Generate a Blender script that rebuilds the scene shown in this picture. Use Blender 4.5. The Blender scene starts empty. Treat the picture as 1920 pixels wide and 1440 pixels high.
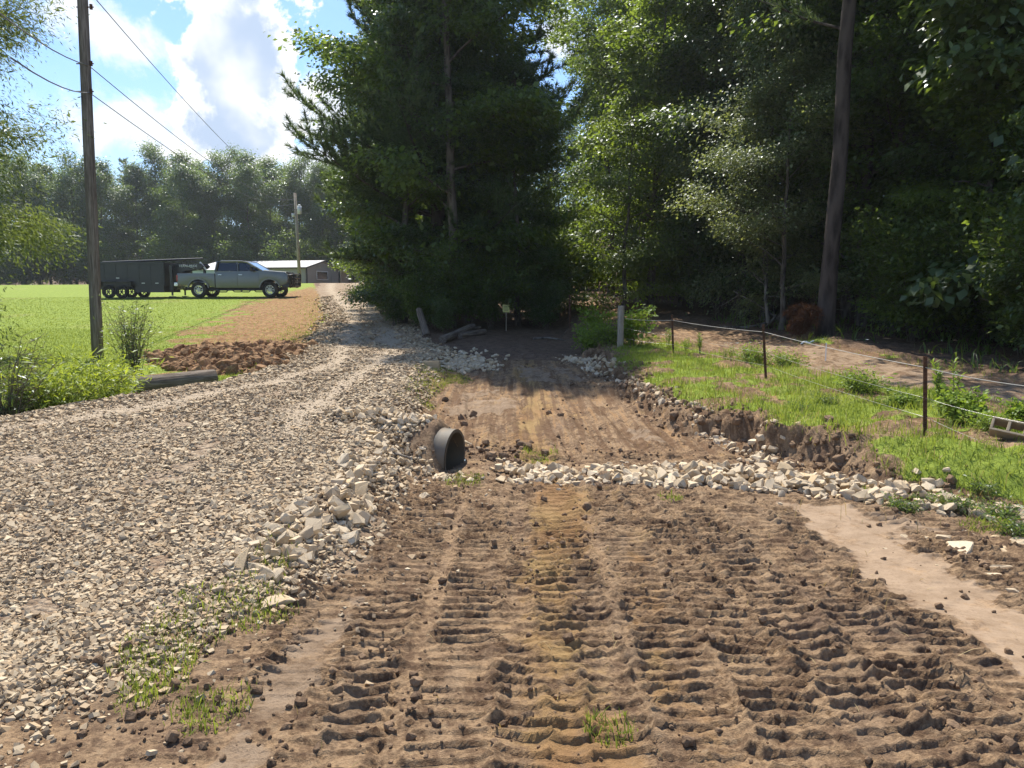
import bpy, bmesh, math, random
import numpy as np
from mathutils import Vector, Matrix

# ------------------------------------------------------------------ camera, sky, sun, exposure
sc = bpy.context.scene
COL = sc.collection
R = math.radians
PITCH, CAM_H, FPX = R(6.9), 1.6, 1443.0
cam = bpy.data.cameras.new("camera")
cam.sensor_width = 36.0
cam.lens = 36.0 * FPX / 1920.0
cam.clip_start, cam.clip_end = 0.05, 3000
camo = bpy.data.objects.new("camera", cam)
camo.location = (0, 0, CAM_H)
camo.rotation_euler = (R(90) - PITCH, 0, 0)
COL.objects.link(camo)
sc.camera = camo

SUN_EL, SUN_AZ = R(58), R(-16)          # azimuth measured from +Y, negative = to the left
sun_dir = Vector((math.sin(SUN_AZ) * math.cos(SUN_EL), math.cos(SUN_AZ) * math.cos(SUN_EL), math.sin(SUN_EL)))
sl = bpy.data.lights.new("sun", "SUN")
sl.energy = 5.0
sl.angle = R(0.55)
sl.color = (1.0, 0.93, 0.82)
so = bpy.data.objects.new("sun", sl)
so.rotation_euler = sun_dir.to_track_quat("Z", "Y").to_euler()
so.location = (0, 0, 60)
COL.objects.link(so)

sc.view_settings.view_transform = "Standard"
sc.view_settings.look = "None"
sc.view_settings.exposure = 0.72
sc.view_settings.gamma = 1.0
sc.render.engine = "CYCLES"
cy = sc.cycles
cy.max_bounces, cy.diffuse_bounces, cy.glossy_bounces, cy.transmission_bounces, cy.transparent_max_bounces = 6, 4, 2, 4, 6
cy.volume_bounces = 0
cy.use_denoising = True
cy.caustics_reflective = cy.caustics_refractive = False
cy.sample_clamp_indirect = 2.5


class NT:
    """tiny helper to write node trees"""
    def __init__(s, tree):
        s.t, s.n, s.l = tree, tree.nodes, tree.links
        s.n.clear()

    def new(s, kind, **kw):
        n = s.n.new(kind)
        for k, v in kw.items():
            setattr(n, k, v)
        return n

    def put(s, sock, v):
        if v is None:
            return
        if hasattr(v, "is_linked") or isinstance(v, bpy.types.NodeSocket):
            s.l.new(v, sock)
        else:
            if isinstance(v, (tuple, list)) and len(v) == 3 and sock.type == "RGBA":
                v = (*v, 1.0)
            sock.default_value = v

    def m(s, op, a, b=None, c=None, clamp=False):
        n = s.new("ShaderNodeMath", operation=op, use_clamp=clamp)
        for i, v in enumerate((a, b, c)):
            s.put(n.inputs[i], v)
        return n.outputs[0]

    def mix(s, f, a, b, blend="MIX"):
        n = s.new("ShaderNodeMix", data_type="RGBA", blend_type=blend)
        s.put(n.inputs[0], f)
        s.put(n.inputs[6], a)
        s.put(n.inputs[7], b)
        return n.outputs[2]

    def ss(s, v, lo, hi, a=0.0, b=1.0):
        n = s.new("ShaderNodeMapRange", interpolation_type="SMOOTHSTEP")
        for i, q in enumerate((v, lo, hi, a, b)):
            s.put(n.inputs[i], q)
        return n.outputs[0]

    def noise(s, vec, scale, detail=4, rough=0.55, dim="3D", dist=0.0, col=False):
        n = s.new("ShaderNodeTexNoise", noise_dimensions=dim)
        s.put(n.inputs["Vector"], vec)
        n.inputs["Scale"].default_value = scale
        n.inputs["Detail"].default_value = detail
        n.inputs["Roughness"].default_value = rough
        n.inputs["Distortion"].default_value = dist
        return n.outputs[1 if col else 0]

    def voro(s, vec, scale, feature="F1", out=0):
        n = s.new("ShaderNodeTexVoronoi", feature=feature)
        s.put(n.inputs["Vector"], vec)
        n.inputs["Scale"].default_value = scale
        return n.outputs[out]

    def mapv(s, vec, scale=(1, 1, 1), loc=(0, 0, 0), rot=(0, 0, 0)):
        n = s.new("ShaderNodeMapping")
        s.put(n.inputs[0], vec)
        n.inputs[1].default_value, n.inputs[2].default_value, n.inputs[3].default_value = loc, rot, scale
        return n.outputs[0]

    def bump(s, h, strength=0.5, dist=0.02, normal=None):
        n = s.new("ShaderNodeBump")
        n.inputs["Strength"].default_value, n.inputs["Distance"].default_value = strength, dist
        s.put(n.inputs["Height"], h)
        s.put(n.inputs["Normal"], normal)
        return n.outputs[0]


def make_world():
    w = bpy.data.worlds.new("World")
    sc.world = w
    w.use_nodes = True
    q = NT(w.node_tree)
    sky = q.new("ShaderNodeTexSky", sky_type="NISHITA")
    sky.sun_disc = False
    sky.sun_elevation, sky.sun_rotation = SUN_EL, SUN_AZ
    sky.air_density, sky.dust_density, sky.ozone_density = 1.0, 0.6, 2.0
    d = q.new("ShaderNodeTexCoord").outputs["Generated"]
    sp = q.new("ShaderNodeSeparateXYZ")
    q.put(sp.inputs[0], d)
    az = q.m("MULTIPLY", q.m("ARCTAN2", sp.outputs[0], sp.outputs[1]), 57.29578)
    el = q.m("MULTIPLY", q.m("ARCSINE", sp.outputs[2]), 57.29578)
    cb = q.new("ShaderNodeCombineXYZ")
    q.put(cb.inputs[0], az)
    q.put(cb.inputs[1], el)
    P = cb.outputs[0]
    n1 = q.noise(P, 0.22, 7, 0.6, dist=0.4)
    n2 = q.noise(q.mapv(P, loc=(37, 11, 5)), 0.55, 6, 0.62)
    nn = q.m("ADD", q.m("MULTIPLY", n1, 1.5), q.m("MULTIPLY", n2, 0.7))      # about 1.1 in the middle

    def blob(a, e, ra, re, rot=0.0):
        x = q.m("SUBTRACT", az, a)
        y = q.m("SUBTRACT", el, e)
        c, s_ = math.cos(R(rot)), math.sin(R(rot))
        u = q.m("DIVIDE", q.m("ADD", q.m("MULTIPLY", x, c), q.m("MULTIPLY", y, s_)), ra)
        v = q.m("DIVIDE", q.m("SUBTRACT", q.m("MULTIPLY", y, c), q.m("MULTIPLY", x, s_)), re)
        return q.m("SUBTRACT", 1.0, q.m("SQRT", q.m("ADD", q.m("MULTIPLY", u, u), q.m("MULTIPLY", v, v))))

    def union(*bs):
        o = bs[0]
        for b in bs[1:]:
            o = q.m("SMOOTH_MAX", o, b, 0.12)
        return o

    tower = union(blob(-18.9, 22.5, 7.4, 8.5), blob(-18.5, 14.5, 5.2, 7.0), blob(-16.5, 28, 6.5, 7), blob(-19.5, 10.5, 6.0, 3.0),
                  blob(-21, 34, 8, 9), blob(52, 30, 14, 12), blob(120, 28, 25, 10), blob(-105, 32, 24, 11), blob(175, 35, 18, 12))
    low = union(blob(-26.5, 15.8, 6.0, 2.4, -22), blob(-25, 10.5, 8.5, 2.6), blob(-13.5, 12.5, 4.0, 4.2), blob(-33, 20, 3.5, 1.4, -20), blob(-34, 16.5, 1.6, 2.4),
                blob(3.5, 17.5, 2.5, 2.2), blob(-14, 8.5, 6, 2.6), blob(40, 12, 12, 3), blob(-70, 14, 20, 4), blob(90, 10, 24, 4), blob(150, 9, 30, 4))
    base = q.m("ADD", tower, q.m("MULTIPLY", q.m("SUBTRACT", nn, 1.12), 1.05))
    mask = q.ss(base, 0.10, 0.24)
    core = q.ss(base, 0.24, 0.62)
    base2 = q.m("ADD", low, q.m("MULTIPLY", q.m("SUBTRACT", nn, 1.12), 1.3))
    mask2 = q.ss(base2, 0.06, 0.62)
    # thin veil near the horizon
    veil = q.m("MULTIPLY", q.ss(el, 16.0, 2.0), 0.36)
    c = q.mix(1.0, sky.outputs[0], (0.78, 0.97, 1.20), "MULTIPLY")
    c = q.mix(veil, c, (5.6, 6.5, 7.6))
    c = q.mix(q.m("MULTIPLY", mask2, 0.9), c, (6.6, 6.8, 7.1))
    shade = q.mix(q.m("MULTIPLY", core, q.ss(q.noise(q.mapv(P, loc=(5, 3, 1)), 0.13, 4, .5), 0.30, 0.56)), (7.4, 7.4, 7.4), (3.3, 4.1, 5.4))
    c = q.mix(mask, c, shade)
    bg = q.new("ShaderNodeBackground")
    q.put(bg.inputs[0], c)
    bg.inputs[1].default_value = 0.105
    out = q.new("ShaderNodeOutputWorld")
    q.l.new(bg.outputs[0], out.inputs[0])


make_world()

# ------------------------------------------------------------------ small library
rng = np.random.default_rng(7)
random.seed(7)


def tag(o, label=None, cat=None, group=None, kind=None):
    for k, v in (("label", label), ("category", cat), ("group", group), ("kind", kind)):
        if v:
            o[k] = v
    return o


def link(name, me, parent=None, mat=None, smooth=False, flat=False):
    if mat is not None and not me.materials:
        me.materials.append(mat)
    if smooth:
        me.shade_smooth()
    elif flat:
        me.shade_flat()
    o = bpy.data.objects.new(name, me)
    COL.objects.link(o)
    if parent is not None:
        o.parent = parent
    return o


def empty(name, loc=(0, 0, 0), rz=0.0, parent=None):
    o = bpy.data.objects.new(name, None)
    o.empty_display_size = 0.2
    o.location, o.rotation_euler = loc, (0, 0, rz)
    COL.objects.link(o)
    if parent is not None:
        o.parent = parent
    return o


def mesh_np(name, v, f):
    """v (n,3), f (m,k) -> mesh"""
    v = np.ascontiguousarray(v, dtype=np.float32)
    f = np.ascontiguousarray(f, dtype=np.int32)
    me = bpy.data.meshes.new(name)
    k = f.shape[1]
    me.vertices.add(len(v))
    me.vertices.foreach_set("co", v.ravel())
    me.loops.add(f.size)
    me.loops.foreach_set("vertex_index", f.ravel())
    me.polygons.add(len(f))
    me.polygons.foreach_set("loop_start", np.arange(0, f.size, k, dtype=np.int32))
    me.update(calc_edges=True)
    return me


def col_attr(me, name, arr):
    a = me.color_attributes.new(name, "FLOAT_COLOR", "POINT")
    a.data.foreach_set("color", np.ascontiguousarray(arr, dtype=np.float32).ravel())


def copy_tree(o, parent=None):
    c = o.copy()
    COL.objects.link(c)
    if parent is not None:
        c.parent = parent
    for ch in list(o.children):
        copy_tree(ch, c)
    return c


class MB:
    """collects boxes, tubes and polygons into one mesh"""
    def __init__(s):
        s.v, s.f = [], []

    def add(s, vs, fs):
        b = len(s.v)
        s.v += [tuple(p) for p in vs]
        s.f += [tuple(b + i for i in f) for f in fs]
        return s

    def box(s, c, size, rot=None):
        hx, hy, hz = (q / 2 for q in size)
        vs = [Vector((x, y, z)) for x in (-hx, hx) for y in (-hy, hy) for z in (-hz, hz)]
        if rot is not None:
            vs = [rot @ v for v in vs]
        return s.add([v + Vector(c) for v in vs], [(0, 1, 3, 2), (4, 6, 7, 5), (0, 4, 5, 1), (2, 3, 7, 6), (0, 2, 6, 4), (1, 5, 7, 3)])

    def tube(s, pts, rad, n=8, cap=True):
        pts = [Vector(p) for p in pts]
        if not hasattr(rad, "__len__"):
            rad = [rad] * len(pts)
        b = len(s.v)
        t = (pts[1] - pts[0]).normalized()
        u = t.orthogonal().normalized()
        for i, p in enumerate(pts):
            t = (pts[min(i + 1, len(pts) - 1)] - pts[max(i - 1, 0)]).normalized()
            u = (u - t * u.dot(t)).normalized()
            w = t.cross(u)
            for j in range(n):
                a = 2 * math.pi * j / n
                s.v.append(tuple(p + (u * math.cos(a) + w * math.sin(a)) * rad[i]))
        for i in range(len(pts) - 1):
            for j in range(n):
                k = (j + 1) % n
                s.f.append((b + i * n + j, b + i * n + k, b + (i + 1) * n + k, b + (i + 1) * n + j))
        if cap:
            s.f.append(tuple(b + j for j in reversed(range(n))))
            s.f.append(tuple(b + (len(pts) - 1) * n + j for j in range(n)))
        return s

    def prism(s, poly, axis, lo, hi):
        """polygon in the plane normal to axis (0 x: (y,z); 1 y: (x,z); 2 z: (x,y)) extruded lo..hi"""
        def pt(p, q):
            return {0: (q, p[0], p[1]), 1: (p[0], q, p[1]), 2: (p[0], p[1], q)}[axis]
        n = len(poly)
        vs = [pt(p, lo) for p in poly] + [pt(p, hi) for p in poly]
        fs = [tuple(range(n)), tuple(range(2 * n - 1, n - 1, -1))]
        fs += [(i, n + i, n + (i + 1) % n, (i + 1) % n) for i in range(n)]
        return s.add(vs, fs)

    def build(s, name, mat, parent=None, smooth=False, bevel=0.0, seg=1, auto=None):
        me = bpy.data.meshes.new(name)
        me.from_pydata(s.v, [], s.f)
        bm = bmesh.new()
        bm.from_mesh(me)
        bmesh.ops.recalc_face_normals(bm, faces=bm.faces)
        if bevel:
            es = [e for e in bm.edges if len(e.link_faces) == 2 and e.calc_face_angle(0) > 0.5]
            bmesh.ops.bevel(bm, geom=es, offset=bevel, segments=seg, affect="EDGES", profile=0.7, clamp_overlap=True)
        bm.to_mesh(me)
        bm.free()
        o = link(name, me, parent, mat, smooth)
        if auto:
            me.shade_smooth()
            me.set_sharp_from_angle(angle=R(auto))
        return o


# ------------------------------------------------------------------ noise and plan geometry
def _hash(ix, iy, seed):
    h = (ix.astype(np.int64) * 374761393 + iy.astype(np.int64) * 668265263 + seed * 144269504) & 0xFFFFFFFF
    h = ((h ^ (h >> 13)) * 1274126177) & 0xFFFFFFFF
    h = ((h ^ (h >> 16)) * 2246822519) & 0xFFFFFFFF
    return ((h ^ (h >> 15)) & 0xFFFFFF) / float(0xFFFFFF)


def vn(x, y, seed=0):
    """value noise, 0..1"""
    x, y = np.asarray(x, float), np.asarray(y, float)
    ix, iy = np.floor(x), np.floor(y)
    fx, fy = x - ix, y - iy
    fx, fy = fx * fx * fx * (fx * (fx * 6 - 15) + 10), fy * fy * fy * (fy * (fy * 6 - 15) + 10)
    a, b = _hash(ix, iy, seed), _hash(ix + 1, iy, seed)
    c, d = _hash(ix, iy + 1, seed), _hash(ix + 1, iy + 1, seed)
    return (a + (b - a) * fx) * (1 - fy) + (c + (d - c) * fx) * fy


def fbm(x, y, octv=4, seed=0, gain=0.5):
    s, amp, tot = 0.0, 1.0, 0.0
    x, y = np.asarray(x, float), np.asarray(y, float)
    for o in range(octv):
        c, n = math.cos(o * 1.3), math.sin(o * 1.3)
        s = s + amp * vn((x * c - y * n) * 2 ** o + 13.7 * o, (x * n + y * c) * 2 ** o - 7.1 * o, seed + o)
        tot += amp
        amp *= gain
    return s / tot


def sst(v, lo, hi):
    t = np.clip((v - lo) / (hi - lo), 0, 1)
    return t * t * (3 - 2 * t)


def dist_line(x, y, pts):
    d = np.full(np.shape(x), 1e9)
    for (ax, ay), (bx, by) in zip(pts[:-1], pts[1:]):
        ux, uy = bx - ax, by - ay
        t = np.clip(((x - ax) * ux + (y - ay) * uy) / max(ux * ux + uy * uy, 1e-9), 0, 1)
        d = np.minimum(d, (x - ax - t * ux) ** 2 + (y - ay - t * uy) ** 2)
    return np.sqrt(d)


def sd_poly(x, y, pts):
    """signed distance to a closed polygon, positive inside"""
    x, y = np.asarray(x, float), np.asarray(y, float)
    d = dist_line(x, y, list(pts) + [pts[0]])
    ins = np.zeros(np.shape(x), bool)
    n = len(pts)
    for i in range(n):
        (ax, ay), (bx, by) = pts[i], pts[(i + 1) % n]
        if ay == by:
            continue
        ins ^= ((ay > y) != (by > y)) & (x < (bx - ax) * (y - ay) / (by - ay) + ax)
    return np.where(ins, d, -d)


def base_z(x, y):
    x, y = np.asarray(x, float), np.asarray(y, float)
    t = np.clip(y - 7.0, 0, None)
    z = 0.04 * (t - 2.0 * (1 - np.exp(-t / 2.0)))
    top = 0.04 * (72 - 7 - 2)
    z = np.where(y > 66, z - 0.022 * np.clip(y - 66, 0, None) ** 1.25 * 1.0, z)
    z = np.clip(z, None, top)
    z = np.where(y > 72, np.maximum(z, 1.9), z)
    z = z + 9.0 * sst(y, 116, 165) + 8.0 * sst(y, 46, 85) * sst(x, 3, 16)
    z = z - 0.006 * np.clip(-x - 10, 0, 45) * sst(y, 15, 50)
    return z


def ray(px, py):
    cx, cy_ = (px - 960) / FPX, (720 - py) / FPX
    return (cx, math.cos(PITCH) + cy_ * math.sin(PITCH), cy_ * math.cos(PITCH) - math.sin(PITCH))


def at(px, py, h=0.0):
    """plan point where the sight line through a photo pixel meets the base terrain raised by h"""
    d = ray(px, py)
    lo, hi = 0.5, 160.0
    ts = np.linspace(lo, hi, 4000)
    X, Y, Z = d[0] * ts, d[1] * ts, CAM_H + d[2] * ts
    g = Z - base_z(X, Y) - h
    i = int(np.argmax(g < 0)) if (g < 0).any() else len(ts) - 1
    return (float(X[i]), float(Y[i]))


def pt(px, py, Y):
    """world point on the sight line through a photo pixel, at depth Y"""
    d = ray(px, py)
    t = Y / d[1]
    return Vector((d[0] * t, Y, CAM_H + d[2] * t))


def plan(pts, h=0.0):
    return [at(a, b, h) for a, b in pts]


# road, bank, path ... in plan
ROAD = plan([(0, 1345), (140, 1290), (300, 1205), (480, 1128), (600, 1045), (680, 955)], 0.0) + \
    plan([(712, 880), (735, 830), (742, 790), (775, 740), (800, 690)], 0.28) + \
    [(-1.5, 16.5), (-2.3, 20), (-3.6, 26), (-6.0, 36), (-9.5, 52), (-13.0, 70), (-14, 86), (-19, 86), (-17.2, 70), (-13.2, 52)] + \
    plan([(612, 585), (572, 640), (520, 682), (395, 727), (250, 758), (120, 776), (0, 802)], 0.18) + [(-8, 4.2), (-14, 1), (-14, -9), (-5, -9), (-2.9, 0.5)]
BANK = [(2.1, 34), (1.85, 16), (1.72, 13.3), (1.86, 10.4), (2.12, 8.6), (2.6, 7.4), (3.0, 6.75), (3.15, 6.3), (3.6, 5.95), (4.2, 5.5), (5.2, 5.0), (8, 4.3), (60, 0), (60, 60), (2.1, 60)]
FOOT = [(1.5, 15), (1.62, 13), (1.75, 11.0), (1.95, 9.2), (2.2, 7.9), (2.35, 7.0)]
RIP = [(-0.75, 6.85), (0.0, 6.75), (0.9, 6.6), (1.7, 6.3), (2.5, 6.0), (3.3, 5.4), (4.3, 4.95), (6.5, 4.3)]
PATHC = [(9.5, 4.5), (7.2, 8.0), (5.9, 11.0), (5.0, 14.2), (3.9, 18.6), (2.9, 25), (2.2, 31), (0.5, 38)]
SAND = plan([(1462, 950), (1600, 962), (1650, 985), (1700, 1022), (1800, 1085), (1940, 1170), (1960, 1290), (1760, 1165), (1640, 1095), (1545, 1020)])
SAND2 = plan([(1600, 965), (1700, 985), (1790, 1005), (1780, 1012), (1680, 1000)])
PALE = [plan(p) for p in ([(690, 985), (712, 1000), (695, 1055), (655, 1085), (598, 1105), (588, 1082), (640, 1040)],
                          [(660, 1120), (690, 1140), (600, 1260), (500, 1400), (440, 1500), (330, 1500), (440, 1360), (560, 1240)],
                          [(835, 768), (900, 752), (955, 750), (960, 768), (880, 784), (838, 782)],
                          [(850, 742), (930, 732), (935, 738), (860, 750)],
                          [(972, 688), (1012, 690), (1040, 722), (985, 718)], [(1030, 690), (1060, 695), (1100, 720), (1080, 722)],
                          [(1190, 812), (1240, 828), (1235, 836), (1195, 822)])]
BARE = plan([(322, 668), (390, 612), (470, 568), (545, 545), (640, 530), (640, 560), (600, 650), (560, 690), (430, 690), (345, 688)], 0.05)
HEAP = plan([(312, 662), (360, 656), (440, 662), (560, 650), (575, 668), (520, 690), (430, 692), (350, 684)], 0.08)
LANES = [(-1.2 + .315 * i + .03 * math.sin(i * 2.3), .355 + .03 * math.sin(i * 1.7)) for i in range(16)]


def zones(x, y):
    """weights of what covers the ground"""
    x, y = np.asarray(x, float), np.asarray(y, float)
    wob = (fbm(x * 2.2, y * 2.2, 3, 31) - 0.5)
    near = np.clip(y / 12, .35, 2.0)
    r = sd_poly(x, y, ROAD) + wob * 0.35 * near
    soft = sst(x, 2.75, 3.25) * sst(6.9 - y, 0, .5)
    k = sd_poly(x, y, BANK) + (fbm(x * 1.9, y * 1.9, 4, 41) - .5) * 0.5 + .45 * soft
    pd = dist_line(x, y, PATHC) + wob * 0.7
    road = sst(r, -0.12, 0.22)
    bank = sst(k, -0.16, 0.14)
    path = sst(1.15 - pd, -0.25, 0.3) * sst(k, 0.3, .8)
    woods = np.maximum(sst(y - 16.0 - 0.6 * (x - 3) - 3 * wob, -1, 2.0) * (r < 0.3) * sst(x + 3.8 + (y - 18) * 0.27, -.5, .5) * sst(x, -40, -30),
                       sst(x - np.interp(y, [4, 8, 11, 14, 18, 25, 38], [11, 8.5, 7.2, 6.2, 5.3, 4.2, 2]) - wob, -.3, .5))
    woods = np.maximum(woods, sst(y, 90, 100))
    left = (x < np.interp(y, [0, 6, 10, 16, 26, 36, 52, 70, 86], [-6, -4.2, -3.8, -3.4, -5, -7.5, -11.5, -15, -17]))
    lawn = np.where(left, 1.0 - road, 0.0) * (1 - woods)
    return dict(r=r, k=k, soft=soft, road=road * (1 - bank), bank=bank, path=path * (1 - woods * .0), woods=woods * (1 - road), lawn=lawn, wob=wob)


def height(x, y, zo=None, micro=True):
    x, y = np.asarray(x, float), np.asarray(y, float)
    zo = zones(x, y) if zo is None else zo
    z = base_z(x, y)
    # raised road with a rocky shoulder
    hr = np.interp(y, [2.2, 3.6, 5.0, 7.0, 9.5, 13, 18, 26], [0.02, 0.12, 0.24, 0.34, 0.30, 0.2, 0.08, 0.0])
    z = z + hr * sst(zo["r"], -0.38, 0.30)
    # lawn falls a little behind the road's far edge, then climbs
    # bank
    hb = np.interp(y, [4.0, 5.2, 6.0, 8, 12, 18, 30], [0.02, .14, .32, .32, .28, .28, .3])
    k = zo["k"]
    slope = .12 + .34 * sst(fbm(x * .8 + 3, y * .8, 2, 47), .40, .62)
    z = z + hb * sst(k, -slope, 0.12 + .75 * zo["soft"])
    z = z + 0.05 * sst(k, .1, .5) * (fbm(x * 3, y * 3, 3, 51) - .5) * 2 * sst(zo["bank"], .5, 1)
    # ditches
    d1 = dist_line(x, y, RIP)
    z = z - 0.10 * np.exp(-(d1 / 0.42) ** 2)
    d2 = dist_line(x, y, FOOT)
    z = z - 0.08 * np.exp(-(d2 / 0.25) ** 2)
    dp = np.hypot(x + 0.34, (y - 6.86))
    z = z - 0.20 * np.exp(-(dp / 0.36) ** 2)
    dm = dist_line(x, y, [(-.66, 7.02), (-1.7, 7.36)])
    al = (x + .53) * .95 - (y - 6.97) * .31
    z = np.maximum(z, base_z(x, y) + .40 * np.exp(-(dm / .36) ** 2) * (y > 5) * sst(-al, -.02, .16))
    z = z - 0.06 * zo["path"]
    # heap of spoil on the lawn
    hp = sst(sd_poly(x, y, HEAP), -0.3, 0.5) * (y > 8) * (x < -2)
    z = z + hp * (0.06 + 0.22 * fbm(x * 2.6, y * 2.0, 4, 61))
    # broad unevenness
    z = z + (fbm(x * 0.5, y * 0.5, 3, 71) - .5) * 0.10 * (1 - zo["lawn"] * .6)
    # little mound in front of the pine
    z = z + 0.11 * np.exp(-(((x - 6.1) / 1.0) ** 2 + ((y - 14.9) / .8) ** 2))
    if not micro:
        return z
    dirt = np.clip(1 - zo["road"] - zo["bank"] - zo["lawn"] - zo["woods"], 0, 1)
    sand = sst(sd_poly(x, y, SAND) + (fbm(x * 5, y * 5, 4, 36) - .5) * .34, -0.04, 0.05)
    for p in PALE[:2]:
        sand = np.maximum(sand, sst(sd_poly(x, y, p) + zo["wob"] * .2, -0.05, 0.06) * .85)
    rip = np.exp(-(d1 / 0.36) ** 4)
    # track marks: lanes side by side, each pressed by rows of cleats
    far = y > 6.9
    sep = np.zeros(np.shape(x))
    tr = np.zeros(np.shape(x))
    pit = np.zeros(np.shape(x))
    for i, (cx, w) in enumerate(LANES):
        cxx = cx + 0.05 * np.sin(y * .55 + i * 1.7) + np.where(far, -(y - 6.9) * 0.055 * (cx > .8) - .1, 0) + (cx > 1.2) * np.clip(4 - y, 0, 3) * 0.04
        u = (x - cxx) / (w / 2)
        inn = sst(1 - np.abs(u), 0.0, 0.08)
        warp = (fbm(x * 3.6, y * 2.4, 3, 80 + i) - .5) * 0.032 + 0.012 * u * u * (1 if i % 2 else -1) + 0.02 * u * math.sin(i * 2.1)
        warp = warp + (fbm(x * 13, y * 9, 2, 95) - .5) * .020
        ph = (y + warp) / (0.088 + .005 * (i % 3)) + 0.37 * i
        fr = ph - np.floor(ph)
        row = _hash(np.floor(ph), np.full(np.shape(x), i), 5)
        prof = sst(fr, .30, .38) * (1 - .78 * sst(fr, .42, .72)) * (1 - sst(fr, .86, 1.0)) * (0.7 + .4 * row) * (.68 + .64 * fbm(x * 11, y * 5, 2, 99))
        amp = 0.0235 * (0.62 + .6 * sst(fbm(x * 1.4, y * 1.4, 3, 120 + i), .3, .62))
        tr = np.where(inn > 0, np.maximum(tr, inn * prof * amp), tr)
        edge = np.exp(-((np.abs(u) - 1.0) / 0.16) ** 2)
        sep = np.maximum(sep, edge)
        if i % 2 == 0:
            pit = np.maximum(pit, np.exp(-((u - 1.0) / .10) ** 2) * sst(.5 - np.abs(fr - .5), .12, .3) * (row > .35))
    lump = fbm(x * 9, y * 9, 4, 151, .6)
    lump2 = fbm(x * 22, y * 22, 3, 171, .6)
    lump3 = fbm(x * 60, y * 60, 2, 177, .6)
    rid = 1 - np.abs(2 * fbm(x * 5, y * 5, 3, 181) - 1) * 2
    tw = dirt * (1 - sand) * (1 - rip) * sst(x, -1.45 - (y < 3.6) * .1, -1.05) * np.where(y < 6.9, 1, .5 * sst(15.5 - y, 0, 3))
    z = z + tw * (tr + sep * (0.026 * sst(lump, .48, .66) + .014 * lump2 - .006) - pit * .026)
    rough = dirt * (1 - sand) * (0.35 + 0.65 * sst(fbm(x * .9, y * .9, 2, 191), .38, .6))
    z = z + rough * ((lump - .5) * (0.015 + .035 * (1 - tw)) + (lump2 - .5) * 0.030 + np.clip(rid, 0, 1) * 0.010 + (lump3 - .5) * .016 * (y < 8)) * np.where(y > 6.9, .7, 1)
    z = z + dirt * (y > 7.2) * (y < 16) * .022 * (1 - np.abs(2 * fbm(x * 7 + y * .5, y * .22, 3, 189) - 1) * 2)
    z = z + dirt * (y > 7.2) * (y < 16) * (fbm(x * 8 + y * .35, y * .40, 3, 187) - .5) * .085
    z = z + dirt * sand * ((lump2 - .5) * 0.006 + 0.006 * sst(lump, .62, .7))
    # crumbling bank face and heap
    face = (1 - zo["soft"]) * np.exp(-(k / 0.22) ** 2) * (y > 4.6) * (y < 17)
    z = z + face * ((lump - .5) * 0.09 + (lump2 - .5) * 0.05)
    br = sst(sd_poly(x, y, BARE), -.3, .6) * (y > 8) * (x < -1) * zo["lawn"]
    z = z + br * ((lump - .5) * .10 + (lump2 - .5) * .05)
    z = z + hp * ((lump - .5) * 0.20 + (lump2 - .5) * 0.05)
    z = z + zo["road"] * ((lump - .5) * 0.03 + (lump2 - .5) * 0.012)
    z = z + zo["bank"] * (1 - face) * (lump - .5) * 0.035
    z = z + zo["woods"] * (lump - .5) * 0.07
    return z


def gz(x, y):
    return float(height(np.array([x]), np.array([y]))[0])
# ------------------------------------------------------------------ materials
def new_mat(name):
    m = bpy.data.materials.new(name)
    m.use_nodes = True
    q = NT(m.node_tree)
    out = q.new("ShaderNodeOutputMaterial")
    return m, q, out


def pbr(q, out, color, rough=0.8, spec=0.3, metal=0.0, normal=None, coat=0.0):
    b = q.new("ShaderNodeBsdfPrincipled")
    q.put(b.inputs["Base Color"], color)
    q.put(b.inputs["Roughness"], rough)
    q.put(b.inputs["Specular IOR Level"], spec)
    q.put(b.inputs["Metallic"], metal)
    if coat:
        b.inputs["Coat Weight"].default_value = coat
        b.inputs["Coat Roughness"].default_value = 0.08
    q.put(b.inputs["Normal"], normal)
    q.l.new(b.outputs[0], out.inputs[0])
    return b


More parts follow.
